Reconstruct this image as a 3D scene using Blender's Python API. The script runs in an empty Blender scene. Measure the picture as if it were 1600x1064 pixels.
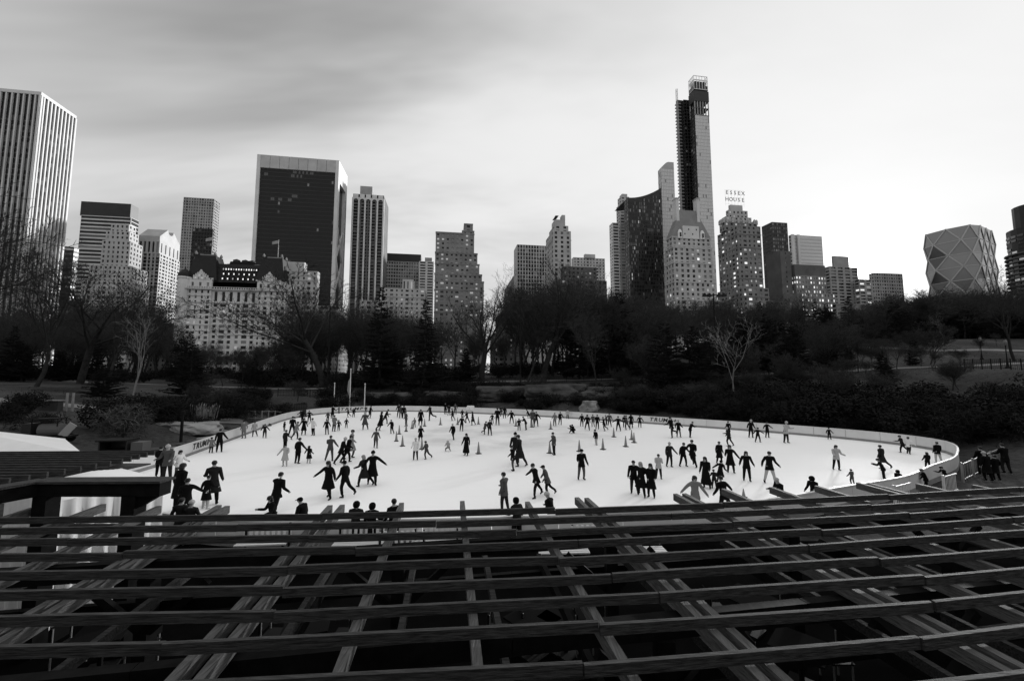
import bpy, math, random
from mathutils import Vector, Matrix
R = math.radians
rnd = random.Random(11)
SC = bpy.context.scene
COL = SC.collection

# ------------------------------------------------------------------ camera
cam_d = bpy.data.cameras.new('camera'); cam = bpy.data.objects.new('camera', cam_d); COL.objects.link(cam)
CAM_H = 6.0; PITCH = R(4.96); FOC = 622.0
cam.location = (0, 0, CAM_H); cam.rotation_euler = (R(90)+PITCH, 0, 0)
cam_d.sensor_width = 36; cam_d.sensor_fit = 'HORIZONTAL'; cam_d.lens = 36*FOC/1600
cam_d.clip_start = 0.1; cam_d.clip_end = 9000
SC.camera = cam

# ------------------------------------------------------------------ sky, sun, exposure
SUN_AZ = R(41.5); SUN_EL = R(11.3)          # azimuth to the right of the view
W = bpy.data.worlds.new('World'); SC.world = W; W.use_nodes = True
nt = W.node_tree; nt.nodes.clear()
def N(t, **k):
    n = nt.nodes.new(t)
    for a, v in k.items(): setattr(n, a, v)
    return n
L_ = nt.links.new
out = N('ShaderNodeOutputWorld'); bg = N('ShaderNodeBackground'); L_(bg.outputs[0], out.inputs[0])
sky = N('ShaderNodeTexSky', sky_type='NISHITA'); sky.sun_disc = False
sky.sun_elevation = SUN_EL; sky.sun_rotation = SUN_AZ; sky.dust_density = 3.5; sky.air_density = 1.0; sky.ozone_density = 1.0
bw = N('ShaderNodeRGBToBW'); L_(sky.outputs[0], bw.inputs[0])
tc = N('ShaderNodeTexCoord')
def M(op, a, b=None, clamp=False):
    n = N('ShaderNodeMath', operation=op); n.use_clamp = clamp
    for i, v in enumerate((a, b)):
        if v is None: continue
        if isinstance(v, (int, float)): n.inputs[i].default_value = v
        else: L_(v, n.inputs[i])
    return n.outputs[0]
def DOT(v):
    n = N('ShaderNodeVectorMath', operation='DOT_PRODUCT'); L_(tc.outputs['Generated'], n.inputs[0]); n.inputs[1].default_value = v
    return n.outputs['Value']
sep = N('ShaderNodeSeparateXYZ'); L_(tc.outputs['Generated'], sep.inputs[0])
# cloud layer: planar projection of the direction on a flat ceiling, drawn out along one wind direction
zz = M('ADD', M('MAXIMUM', sep.outputs[2], 0.0), 0.16)
comb = N('ShaderNodeCombineXYZ'); L_(M('DIVIDE', sep.outputs[0], zz), comb.inputs[0]); L_(M('DIVIDE', sep.outputs[1], zz), comb.inputs[1])
mp = N('ShaderNodeMapping'); L_(comb.outputs[0], mp.inputs[0]); mp.inputs['Rotation'].default_value = (0, 0, R(-38)); mp.inputs['Scale'].default_value = (0.45, 1.05, 1); mp.inputs['Location'].default_value = (3.1, 1.4, 0)
nz = N('ShaderNodeTexNoise'); L_(mp.outputs[0], nz.inputs['Vector']); nz.inputs['Scale'].default_value = 1.0; nz.inputs['Detail'].default_value = 5; nz.inputs['Roughness'].default_value = .58; nz.inputs['Distortion'].default_value = .35
cr = N('ShaderNodeMapRange', interpolation_type='SMOOTHSTEP'); L_(nz.outputs[0], cr.inputs[0])
cr.inputs[1].default_value = .33; cr.inputs[2].default_value = .68; cr.inputs[3].default_value = .0; cr.inputs[4].default_value = 1.0
# clouds are thicker (darker) in the upper left, away from the sun
dk = M('MAXIMUM', DOT(Vector((-.42, .66, .62)).normalized()), 0.0)
dk = M('POWER', dk, 5.0)
thick = M('MULTIPLY', M('ADD', M('MULTIPLY', dk, .50), .05), M('ADD', M('MULTIPLY', cr.outputs[0], 1.0), .12))
trans = M('SUBTRACT', 1.0, thick, True)
# thin high overcast: evens the clear sky out
ov = M('ADD', M('MINIMUM', M('MULTIPLY', bw.outputs[0], .22), .2), 4.05)
# an evening sky is dimmer away from the sun
side = M('ADD', M('MULTIPLY', DOT(Vector((math.sin(SUN_AZ), math.cos(SUN_AZ), 0.0))), .15), .86)
base = M('MULTIPLY', M('MULTIPLY', ov, side), trans)
sd = Vector((math.sin(SUN_AZ)*math.cos(SUN_EL), math.cos(SUN_AZ)*math.cos(SUN_EL), math.sin(SUN_EL)))
ds = M('MAXIMUM', DOT(sd), 0.0)
aur = M('ADD', M('MULTIPLY', M('POWER', ds, 30.0), .5), M('ADD', M('MULTIPLY', M('POWER', ds, 500.0), 6.0), M('MULTIPLY', M('POWER', ds, 6000.0), 90.0)))
tot = M('ADD', base, aur)
L_(tot, bg.inputs[0]); bg.inputs[1].default_value = 0.12
sun_d = bpy.data.lights.new('sun', 'SUN'); sun = bpy.data.objects.new('sun', sun_d); COL.objects.link(sun)
sun_d.energy = 3.6; sun_d.angle = R(9); sun_d.color = (1, 1, 1)
sun.rotation_euler = (-sd).to_track_quat('-Z', 'Y').to_euler()
SC.view_settings.view_transform = 'Standard'; SC.view_settings.look = 'None'; SC.view_settings.exposure = 0.86; SC.view_settings.gamma = 1.0

# ------------------------------------------------------------------ materials (black and white picture: neutral greys)
MATS = {}
def mat(name, g, rough=.8, var=.0, scale=3.0, spec=.3, metal=0.0, emit=0.0, bump=0.0, stretch=None, detail=4, coord='Object'):
    if name in MATS: return MATS[name]
    m = bpy.data.materials.new(name); MATS[name] = m; m.use_nodes = True
    t = m.node_tree; b = t.nodes['Principled BSDF']
    b.inputs['Base Color'].default_value = (g, g, g, 1); b.inputs['Roughness'].default_value = rough
    b.inputs['Metallic'].default_value = metal; b.inputs['Specular IOR Level'].default_value = spec
    if emit:
        b.inputs['Emission Color'].default_value = (1, 1, 1, 1); b.inputs['Emission Strength'].default_value = emit
    if var or bump:
        c = t.nodes.new('ShaderNodeTexCoord'); mpn = t.nodes.new('ShaderNodeMapping'); n = t.nodes.new('ShaderNodeTexNoise')
        t.links.new(c.outputs[coord], mpn.inputs[0]); t.links.new(mpn.outputs[0], n.inputs['Vector'])
        if stretch: mpn.inputs['Scale'].default_value = stretch
        n.inputs['Scale'].default_value = scale; n.inputs['Detail'].default_value = detail; n.inputs['Roughness'].default_value = .6
        if var:
            r = t.nodes.new('ShaderNodeMapRange'); t.links.new(n.outputs[0], r.inputs[0])
            r.inputs[1].default_value = .28; r.inputs[2].default_value = .72
            r.inputs[3].default_value = g*(1-var); r.inputs[4].default_value = g*(1+var)
            t.links.new(r.outputs[0], b.inputs['Base Color'])
        if bump:
            bp = t.nodes.new('ShaderNodeBump'); bp.inputs['Strength'].default_value = bump; bp.inputs['Distance'].default_value = .02
            t.links.new(n.outputs[0], bp.inputs['Height']); t.links.new(bp.outputs[0], b.inputs['Normal'])
    return m
mat('marble', .46, .6, .12, .06); mat('limestone', .38, .8, .18, .08); mat('limestone_light', .55, .8, .12, .08)
mat('brick_mid', .19, .85, .25, .1); mat('brick_dark', .10, .85, .3, .1); mat('concrete', .28, .85, .18, .15)
mat('granite_pink', .36, .7, .12, .1); mat('dark_metal', .01, .7, spec=.1); mat('dark_panel', .018, .45, .3, .2)
mat('glass_dark', .004, .15, spec=.3); mat('glass_mid', .03, .1, spec=.8); mat('glass_light', .46, .2, spec=1.0)
mat('glass_curtain', .22, .4); mat('window_lit', .5, .5, emit=.5); mat('window_dim', .3, .5, emit=.14)
mat('slate', .012, .7, .3, .5); mat('copper_roof', .2, .7, .15, .2); mat('white_trim', .7, .6); mat('steel', .35, .4, metal=.6)
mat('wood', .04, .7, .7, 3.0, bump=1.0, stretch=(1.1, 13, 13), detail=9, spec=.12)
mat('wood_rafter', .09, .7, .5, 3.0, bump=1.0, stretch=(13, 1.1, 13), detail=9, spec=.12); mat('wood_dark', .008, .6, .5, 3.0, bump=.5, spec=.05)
mat('board_white', .62, .5, .06, .8); mat('kick_plate', .22, .6, .15, 1.5); mat('letter', .02, .6)
mat('canvas', .72, .8, .05, 1.2, bump=.3)
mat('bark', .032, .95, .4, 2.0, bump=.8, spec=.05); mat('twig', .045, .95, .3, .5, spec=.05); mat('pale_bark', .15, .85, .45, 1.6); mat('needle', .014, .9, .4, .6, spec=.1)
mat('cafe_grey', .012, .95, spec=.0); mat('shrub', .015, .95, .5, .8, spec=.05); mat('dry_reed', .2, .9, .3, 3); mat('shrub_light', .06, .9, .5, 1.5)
mat('rock', .055, .9, .5, .5, bump=1); mat('rock_light', .24, .9, .4, .6, bump=1)
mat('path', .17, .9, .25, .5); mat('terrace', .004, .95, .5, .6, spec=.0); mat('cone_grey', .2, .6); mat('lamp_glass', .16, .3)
mat('skin', .3, .6); mat('hair_dark', .008, .6); mat('hair_light', .22, .6); mat('blade', .5, .3, metal=.8)
TONE = {'K': mat('cloth_black', .006, .95, spec=.05), 'D': mat('cloth_charcoal', .016, .95, spec=.05), 'G': mat('cloth_grey', .06, .9, spec=.1),
        'M': mat('cloth_mid', .15, .9), 'L': mat('cloth_light', .36, .9), 'W': mat('cloth_white', .65, .9)}

# ------------------------------------------------------------------ mesh builder and object helpers
class MB:
    def __init__(s): s.v = []; s.f = []; s.m = []; s.mats = []; s.smooth = False
    def mi(s, name):
        if name not in s.mats: s.mats.append(name)
        return s.mats.index(name)
    def face(s, pts, m):
        b = len(s.v); s.v += [tuple(p) for p in pts]; s.f.append(tuple(range(b, b+len(pts)))); s.m.append(s.mi(m))
    def hexa(s, p, m):      # p: 4 bottom (ccw from above) + 4 top
        b = len(s.v); s.v += [tuple(q) for q in p]; k = s.mi(m)
        for f in ((3,2,1,0),(4,5,6,7),(0,1,5,4),(1,2,6,5),(2,3,7,6),(3,0,4,7)):
            s.f.append(tuple(b+i for i in f)); s.m.append(k)
    def box(s, c, d, m, rz=0.0):
        cx, cy, cz = c; dx, dy, dz = d[0]/2, d[1]/2, d[2]/2; ca, sa = math.cos(rz), math.sin(rz)
        P = []
        for z in (-dz, dz):
            for x, y in ((-dx,-dy),(dx,-dy),(dx,dy),(-dx,dy)): P.append((cx+x*ca-y*sa, cy+x*sa+y*ca, cz+z))
        s.hexa(P, m)
    def beam(s, a, b, w, h, m):     # rectangular beam between two points, h measured upright
        a = Vector(a); b = Vector(b); d = (b-a).normalized()
        up = Vector((0,0,1)) if abs(d.z) < .95 else Vector((0,1,0))
        sx = d.cross(up).normalized()*w/2; sz = sx.cross(d).normalized()*h/2
        P = [a+sx-sz, b+sx-sz, b-sx-sz, a-sx-sz, a+sx+sz, b+sx+sz, b-sx+sz, a-sx+sz]
        s.hexa(P, m)
    def tube(s, a, b, r0, r1, n, m, cap=False):
        a = Vector(a); b = Vector(b); d = b-a
        if d.length < 1e-6: return
        d.normalize(); u = d.orthogonal().normalized(); w = d.cross(u); k = s.mi(m); q = len(s.v)
        for P, r in ((a, r0), (b, r1)):
            for i in range(n):
                t = 2*math.pi*i/n; s.v.append(tuple(P+u*math.cos(t)*r+w*math.sin(t)*r))
        for i in range(n):
            j = (i+1) % n; s.f.append((q+i, q+j, q+n+j, q+n+i)); s.m.append(k)
        if cap:
            s.f.append(tuple(q+n+i for i in range(n))); s.m.append(k); s.f.append(tuple(q+i for i in reversed(range(n)))); s.m.append(k)
    def lathe(s, c, prof, n, m, sx=1.0, sy=1.0):   # prof: (r, z)
        q = len(s.v); k = s.mi(m)
        for r, z in prof:
            for i in range(n):
                t = 2*math.pi*i/n; s.v.append((c[0]+r*sx*math.cos(t), c[1]+r*sy*math.sin(t), c[2]+z))
        for a in range(len(prof)-1):
            for i in range(n):
                j = (i+1) % n; s.f.append((q+a*n+i, q+a*n+j, q+a*n+n+j, q+a*n+n+i)); s.m.append(k)
        s.f.append(tuple(q+(len(prof)-1)*n+i for i in range(n))); s.m.append(k)
        s.f.append(tuple(q+i for i in reversed(range(n)))); s.m.append(k)
    def mesh(s, name):
        me = bpy.data.meshes.new(name); me.from_pydata(s.v, [], s.f)
        for x in s.mats: me.materials.append(MATS[x])
        me.polygons.foreach_set('material_index', s.m)
        if s.smooth: me.polygons.foreach_set('use_smooth', [True]*len(s.f))
        me.update(); return me
    def build(s, name, parent=None, kind=None, label=None):
        if not s.f: return None
        return link(name, s.mesh(name), parent, kind, label)
def link(name, me, parent=None, kind=None, label=None):
    o = bpy.data.objects.new(name, me); COL.objects.link(o)
    if parent: o.parent = parent
    if kind: o['kind'] = kind
    if label: o['label'] = label
    return o
def thing(name, label, cat, loc=(0,0,0), rz=0.0, group=None):
    o = bpy.data.objects.new(name, None); COL.objects.link(o); o.location = loc; o.rotation_euler = (0,0,rz)
    o.empty_display_size = .2
    return tag(o, label, cat, group)
def tag(o, label, cat, group=None):
    o['label'] = label; o['category'] = cat
    if group: o['group'] = group
    return o

# a sight line through the camera of the photograph, used to read distances off it
def ray(px, py):
    u = (px-800)/FOC; v = (532-py)/FOC
    return u, math.cos(PITCH)-v*math.sin(PITCH), math.sin(PITCH)+v*math.cos(PITCH)
def at(px, py, Y):
    u, y, z = ray(px, py); return Vector((u/y*Y, Y, CAM_H+z/y*Y))
def on_z(px, py, z=0.0):
    u, y, w = ray(px, py); t = (z-CAM_H)/w; return Vector((u*t, y*t, z))

# ------------------------------------------------------------------ the rink outline and the land around it
def catmull(P, n, closed=True):
    o = []; k = len(P)
    for i in range(k if closed else k-1):
        p0, p1, p2, p3 = (P[(i-1) % k], P[i], P[(i+1) % k], P[(i+2) % k]) if closed else (P[max(i-1,0)], P[i], P[i+1], P[min(i+2,k-1)])
        for j in range(n):
            t = j/n
            o.append(tuple(.5*((2*p1[c])+(-p0[c]+p2[c])*t+(2*p0[c]-5*p1[c]+4*p2[c]-p3[c])*t*t+(-p0[c]+3*p1[c]-3*p2[c]+p3[c])*t**3) for c in range(2)))
    return o
RINK0 = [(-23.6,28.4),(-26.4,39.3),(-29.3,50.0),(-30.3,56.5),(-28.6,62.8),(-22.3,66.2),(-12.5,65.3),(5.5,57.5),(22.5,45.8),(31.4,37.9),(33.6,31.8),(28.6,26.2),
         (23.4,22.9),(19.9,20.7),(15.7,19.0),(9.9,16.7),(4.9,15.5),(0.0,14.9),(-4.7,14.6),(-9.0,14.5),(-12.7,15.2),(-16.5,16.8),(-20.5,19.8),(-22.8,24.0)]
_r = catmull(RINK0, 12)
def resample(P, step):
    L = [0]; Q = P+[P[0]]
    for i in range(1, len(Q)): L.append(L[-1]+math.dist(Q[i], Q[i-1]))
    n = round(L[-1]/step); o = []; j = 0
    for i in range(n):
        s = L[-1]*i/n
        while L[j+1] < s: j += 1
        t = (s-L[j])/(L[j+1]-L[j]); o.append((Q[j][0]+(Q[j+1][0]-Q[j][0])*t, Q[j][1]+(Q[j+1][1]-Q[j][1])*t))
    return o
RINK = resample(_r, 1.22)
def inside(x, y, P):
    c = False; j = len(P)-1
    for i in range(len(P)):
        if (P[i][1] > y) != (P[j][1] > y) and x < (P[j][0]-P[i][0])*(y-P[i][1])/(P[j][1]-P[i][1])+P[i][0]: c = not c
        j = i
    return c
RC = RINK[::3]
def rink_dist(x, y):
    d = min((x-a)**2+(y-b)**2 for a, b in RC)**.5
    return -d if inside(x, y, RC) else d
def sst(a, b, x):
    t = max(0, min(1, (x-a)/(b-a))); return t*t*(3-2*t)
from mathutils import noise as mnoise
def terrain(x, y):
    d = rink_dist(x, y)
    if d < 2.6: return -.12
    g = sst(18, 46, y+.25*abs(x))            # the terrace in front stays flat
    if x > 0: g *= 1
    amp = 7.0-2.2*sst(-15, -50, x)+2.4*sst(30, 70, x)
    z = amp*(1-math.exp(-(d-2.6)/25))*g
    z += 6.0*sst(34, 68, x)*sst(62, 105, y)*(1-sst(150, 260, y))
    if y < -9: z += 11*sst(-9, -42, y)  # unseen hill added behind the viewpoint, blocks low sky light from there
    z += .35*mnoise.noise((x*.11, y*.11, 0))*sst(2, 8, d)*g
    if y > 260: z = z*(1-sst(260, 330, y))+7.5*sst(260, 330, y)
    return z
def axis(a, b, n, lo, hi, m):
    o = [lo+(hi-lo)*i/m for i in range(m+1)]
    pre = [lo-(lo-a)*((n-i)/n)**2 for i in range(n)]; post = [hi+(b-hi)*((i+1)/n)**2 for i in range(n)]
    return pre+o+post
xs = axis(-3000, 3000, 14, -130, 150, 150); ys = axis(-60, 3500, 14, -4, 190, 120)
ys = [y for y in ys if y >= -60]
V = [(x, y, terrain(x, y)) for y in ys for x in xs]; nx = len(xs)
F = [(j*nx+i, j*nx+i+1, (j+1)*nx+i+1, (j+1)*nx+i) for j in range(len(ys)-1) for i in range(nx-1)]
me = bpy.data.meshes.new('ground'); me.from_pydata(V, [], F); me.polygons.foreach_set('use_smooth', [True]*len(F))
gm = bpy.data.materials.new('winter_grass'); gm.use_nodes = True; t = gm.node_tree; b = t.nodes['Principled BSDF']
b.inputs['Roughness'].default_value = .95; b.inputs['Specular IOR Level'].default_value = .1
c = t.nodes.new('ShaderNodeTexCoord'); n1 = t.nodes.new('ShaderNodeTexNoise'); n1.inputs['Scale'].default_value = .09; n1.inputs['Detail'].default_value = 6
n2 = t.nodes.new('ShaderNodeTexNoise'); n2.inputs['Scale'].default_value = 2.2; n2.inputs['Detail'].default_value = 8; n2.inputs['Roughness'].default_value = .75
mm = t.nodes.new('ShaderNodeMath'); mm.operation = 'MULTIPLY'
for n_ in (n1, n2): t.links.new(c.outputs['Object'], n_.inputs['Vector'])
t.links.new(n1.outputs[0], mm.inputs[0]); t.links.new(n2.outputs[0], mm.inputs[1])
mr = t.nodes.new('ShaderNodeMapRange'); t.links.new(mm.outputs[0], mr.inputs[0]); mr.inputs[1].default_value = .14; mr.inputs[2].default_value = .38; mr.inputs[3].default_value = .012; mr.inputs[4].default_value = .085
t.links.new(mr.outputs[0], b.inputs['Base Color'])
bp = t.nodes.new('ShaderNodeBump'); bp.inputs['Strength'].default_value = .8; bp.inputs['Distance'].default_value = .15; t.links.new(n2.outputs[0], bp.inputs['Height']); t.links.new(bp.outputs[0], b.inputs['Normal'])
me.materials.append(gm); link('ground', me, kind='structure')

# terrace paving under the pergola
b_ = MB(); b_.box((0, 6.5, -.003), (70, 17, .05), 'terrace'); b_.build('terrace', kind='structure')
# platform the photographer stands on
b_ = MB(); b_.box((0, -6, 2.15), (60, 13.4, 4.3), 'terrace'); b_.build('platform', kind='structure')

def ribbon(name, pts, w, m, lift=.06, step=1.5):
    P = catmull(pts, 10, False)+[pts[-1]]; mb = MB(); mb.smooth = True; k = mb.mi(m)
    for i, p in enumerate(P):
        a = P[max(i-1,0)]; c = P[min(i+1,len(P)-1)]; d = Vector((c[0]-a[0], c[1]-a[1])); d.normalize(); nn = Vector((-d.y, d.x))*w/2
        for s in (-1, 0, 1):
            x = p[0]+nn.x*s; y = p[1]+nn.y*s; mb.v.append((x, y, terrain(x, y)+lift))
    for i in range(len(P)-1):
        for s in (0, 1): mb.f.append((i*3+s+1, i*3+s, i*3+3+s, i*3+4+s)); mb.m.append(k)
    return mb.build(name, kind='structure')
ribbon('path', [(-95,47),(-70,46),(-48,45),(-38,44),(-33,50)], 3.4, 'path')
ribbon('path', [(-100,88),(-70,82),(-45,84),(-35,92),(-10,92),(20,88),(45,74),(62,62),(78,52),(110,44)], 2.6, 'path')
ribbon('path', [(62,92),(85,80),(120,74)], 2.2, 'path')
b_ = MB(); b_.face([(26,18,.06),(60,14,.06),(62,34,.06),(37.5,31,.06)], 'path'); b_.build('walkway', kind='structure')

# ice sheet
ice = bpy.data.materials.new('ice'); ice.use_nodes = True; t = ice.node_tree; b = t.nodes['Principled BSDF']
b.inputs['Roughness'].default_value = .65; b.inputs['Specular IOR Level'].default_value = .12
c = t.nodes.new('ShaderNodeTexCoord'); n1 = t.nodes.new('ShaderNodeTexNoise'); n1.inputs['Scale'].default_value = .22; n1.inputs['Detail'].default_value = 7; n1.inputs['Roughness'].default_value = .65
n2 = t.nodes.new('ShaderNodeTexNoise'); n2.inputs['Scale'].default_value = 3.0; n2.inputs['Detail'].default_value = 8; n2.inputs['Roughness'].default_value = .8
for n_ in (n1, n2): t.links.new(c.outputs['Object'], n_.inputs['Vector'])
# scuffed, wetter zone inside the ring of cones
vm = t.nodes.new('ShaderNodeVectorMath'); vm.operation = 'SUBTRACT'; t.links.new(c.outputs['Object'], vm.inputs[0]); vm.inputs[1].default_value = (0, 41.5, 0)
sc_ = t.nodes.new('ShaderNodeVectorMath'); sc_.operation = 'MULTIPLY'; t.links.new(vm.outputs[0], sc_.inputs[0]); sc_.inputs[1].default_value = (1/11.5, 1/10.0, 0)
ln = t.nodes.new('ShaderNodeVectorMath'); ln.operation = 'LENGTH'; t.links.new(sc_.outputs[0], ln.inputs[0])
rr = t.nodes.new('ShaderNodeMapRange'); rr.interpolation_type = 'SMOOTHSTEP'; t.links.new(ln.outputs['Value'], rr.inputs[0]); rr.inputs[1].default_value = .75; rr.inputs[2].default_value = 1.1; rr.inputs[3].default_value = 1; rr.inputs[4].default_value = 0
nr = t.nodes.new('ShaderNodeMapRange'); t.links.new(n1.outputs[0], nr.inputs[0]); nr.inputs[1].default_value = .35; nr.inputs[2].default_value = .65; nr.inputs[3].default_value = .05; nr.inputs[4].default_value = 1
m1 = t.nodes.new('ShaderNodeMath'); m1.operation = 'MULTIPLY'; t.links.new(rr.outputs[0], m1.inputs[0]); t.links.new(nr.outputs[0], m1.inputs[1])
m2 = t.nodes.new('ShaderNodeMath'); m2.operation = 'MULTIPLY_ADD'; t.links.new(m1.outputs[0], m2.inputs[0]); m2.inputs[1].default_value = -.26; m2.inputs[2].default_value = .985
m3 = t.nodes.new('ShaderNodeMath'); m3.operation = 'MULTIPLY_ADD'; t.links.new(n2.outputs[0], m3.inputs[0]); m3.inputs[1].default_value = .06; t.links.new(m2.outputs[0], m3.inputs[2])
m4 = t.nodes.new('ShaderNodeMath'); m4.operation = 'SUBTRACT'; t.links.new(m3.outputs[0], m4.inputs[0])
acc = None
for rot, sc3 in ((.3, 1.0), (-.5, 1.3), (1.3, .8)):        # crossing skate scratches
    mpn = t.nodes.new('ShaderNodeMapping'); mpn.inputs['Rotation'].default_value = (0, 0, rot); mpn.inputs['Scale'].default_value = (.16*sc3, 5*sc3, 1); t.links.new(c.outputs['Object'], mpn.inputs[0])
    n3 = t.nodes.new('ShaderNodeTexNoise'); n3.inputs['Scale'].default_value = 1.6; n3.inputs['Detail'].default_value = 4; n3.inputs['Distortion'].default_value = .6; t.links.new(mpn.outputs[0], n3.inputs['Vector'])
    r3 = t.nodes.new('ShaderNodeMapRange'); t.links.new(n3.outputs[0], r3.inputs[0]); r3.inputs[1].default_value = .62; r3.inputs[2].default_value = .72; r3.inputs[3].default_value = .012; r3.inputs[4].default_value = .055
    if acc is None: acc = r3.outputs[0]
    else:
        ad = t.nodes.new('ShaderNodeMath'); ad.operation = 'ADD'; t.links.new(acc, ad.inputs[0]); t.links.new(r3.outputs[0], ad.inputs[1]); acc = ad.outputs[0]
t.links.new(acc, m4.inputs[1])
t.links.new(m4.outputs[0], b.inputs['Base Color'])
me = bpy.data.meshes.new('ice'); me.from_pydata([(x, y, 0.0) for x, y in RINK]+[(x, y, -.25) for x, y in RINK], [], [tuple(range(len(RINK)))] +
    [(i+len(RINK), (i+1) % len(RINK)+len(RINK), (i+1) % len(RINK), i) for i in range(len(RINK))])
me.materials.append(ice); io = link('ice', me, kind='structure')
if me.polygons[0].normal.z < 0: me.flip_normals()

# rink boards: one panel per 2.44 m, kick plate, top cap
boards = thing('rink_boards', 'low white dasher boards with grey kick strip running right round the ice rink', 'rink boards', (0,0,0))
NP = len(RINK)//2*2
cxr = sum(p[0] for p in RINK)/len(RINK); cyr = sum(p[1] for p in RINK)/len(RINK)
for i in range(0, NP, 2):
    a = Vector(RINK[i]); m_ = Vector(RINK[i+1]); c2 = Vector(RINK[(i+2) % len(RINK)])
    for nm, z0, z1, th, mt in (('panel', .2, .88, .05, 'board_white'), ('kick_plate', -.05, .2, .07, 'kick_plate'), ('top_rail', .88, .94, .10, 'board_white')):
        mb = MB()
        for p, q in ((a, m_), (m_, c2)):
            d = (q-p).normalized(); n_ = Vector((d.y, -d.x))
            if n_.dot(p-Vector((cxr, cyr))) < 0: n_ = -n_
            if nm == 'panel':                      # narrow open joint between neighbouring sheets
                p2 = p+d*(.012 if p is a else 0); q2 = q-d*(.012 if q is c2 else 0)
            else: p2, q2 = p, q
            off = .02 if nm == 'panel' else (.004 if nm == 'kick_plate' else 0)
            i0 = p2+n_*off; i1 = q2+n_*off; o0 = i0+n_*th; o1 = i1+n_*th
            P = [i0, i1, o1, o0]
            if (i1-i0).cross(o1-i0) < 0: P = [i1, i0, o0, o1]
            mb.hexa([(w.x, w.y, z0) for w in P]+[(w.x, w.y, z1) for w in P], mt)
        mb.build(nm, boards)

# lettering on the boards
def text_mesh(txt, size, m, shear=.25, extrude=.012, bold=.012):
    cu = bpy.data.curves.new('lettering', 'FONT'); cu.body = txt; cu.size = size; cu.shear = shear; cu.extrude = extrude; cu.offset = bold
    cu.align_x = 'CENTER'; cu.align_y = 'CENTER'; cu.resolution_u = 2
    o = bpy.data.objects.new('lettering', cu); COL.objects.link(o); bpy.context.view_layer.update()
    me = bpy.data.meshes.new_from_object(o.evaluated_get(bpy.context.evaluated_depsgraph_get())); bpy.data.objects.remove(o)
    me.materials.clear(); me.materials.append(MATS[m]); return me
def rink_text(txt, px, py, size, sx):
    g = on_z(px, py, .55); i = min(range(len(RINK)), key=lambda k: (RINK[k][0]-g.x)**2+(RINK[k][1]-g.y)**2)
    a = Vector(RINK[i-1]); c2 = Vector(RINK[(i+1) % len(RINK)]); d = (c2-a).normalized(); mid = Vector(RINK[i])
    n_ = Vector((d.y, -d.x))
    if n_.dot(mid-Vector((cxr, cyr))) > 0: n_ = -n_
    # each letter set on its own so that the word follows the curve of the boards
    arc = [0]; 
    run = Vector((-n_.y, n_.x))      # reading direction seen from inside
    order = 1 if run.dot(d) > 0 else -1
    x = -size*.78*sx*(len(txt)-1)/2
    for ch in txt:
        if ch != ' ':
            s = x; k = i; pos = Vector(RINK[i]); step = order if s > 0 else -order; left = abs(s)
            while True:
                nxt = Vector(RINK[(k+step) % len(RINK)]); l = (nxt-pos).length
                if l > left: dd = (nxt-pos).normalized(); pos = pos+dd*left; dd = dd*(1 if s > 0 else -1); break
                left -= l; pos = nxt; k += step
            nn = Vector((dd.y, -dd.x))
            o = link('lettering', text_mesh(ch, size, 'letter'), boards)
            o.location = (pos.x-Vector((-dd.y, dd.x)).x*0+nn.x*.006*0, pos.y, .55)
            ang = math.atan2(dd.y, dd.x); inn = Vector((math.sin(ang), -math.cos(ang)))
            o.location = (pos.x+inn.x*.0, pos.y+inn.y*.0, .55)
            o.rotation_euler = (R(90), 0, ang); o.scale = (sx, 1, 1)
        x += size*.78*sx
rink_text('TRUMP', 553, 640, .62, 1.5)
rink_text('TRUMP+', 1022, 658, .62, 1.15)
rink_text('TRUMP', 335, 694, .62, 1.1)
# ------------------------------------------------------------------ buildings
GA = R(8.7)                                   # the street grid is turned a little against the view
FD = Vector((math.cos(GA), math.sin(GA))); SD = Vector((-math.sin(GA), math.cos(GA)))
def solve(p0, d, z, px):
    u = (px-800)/FOC; Z = z-CAM_H; c, s = math.cos(PITCH), math.sin(PITCH)
    return (u*(p0.y*c+Z*s)-p0.x)/(d.x-u*d.y*c)
def rect(pl, pc, pr, py, Y, side='R', depth=28):
    """near corner seen at column pc; returns corners counter-clockwise from the near-left one, and the top height"""
    C = at(pc, py, Y); z = C.z; c2 = Vector((C.x, C.y))
    if side == 'R':
        A = c2+FD*solve(c2, FD, z, pl); dd = solve(c2, SD, z, pr) if pr is not None else depth
        if dd <= 0 or dd > 120: dd = depth
        return [A, c2, c2+SD*dd, A+SD*dd], z
    B = c2+FD*solve(c2, FD, z, pr); dd = solve(c2, SD, z, pl) if pl is not None else depth
    if dd <= 0 or dd > 120: dd = depth
    return [c2, B, B+SD*dd, c2+SD*dd], z
def pick(dist, r):
    x = r.random(); 
    for m, p in dist:
        x -= p
        if x <= 0: return m
    return dist[0][0]
D_DARK = [('glass_dark', .8), ('glass_mid', .15), ('glass_curtain', .05)]
D_APT = [('glass_dark', .62), ('glass_mid', .2), ('glass_curtain', .14), ('window_dim', .04)]
D_LIT = [('glass_dark', .42), ('glass_mid', .12), ('glass_curtain', .2), ('window_dim', .16), ('window_lit', .10)]
D_VLIT = [('glass_mid', .15), ('glass_curtain', .2), ('window_dim', .25), ('window_lit', .4)]
D_GLASS = [('glass_mid', .88), ('glass_light', .09), ('window_dim', .03)]
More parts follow.
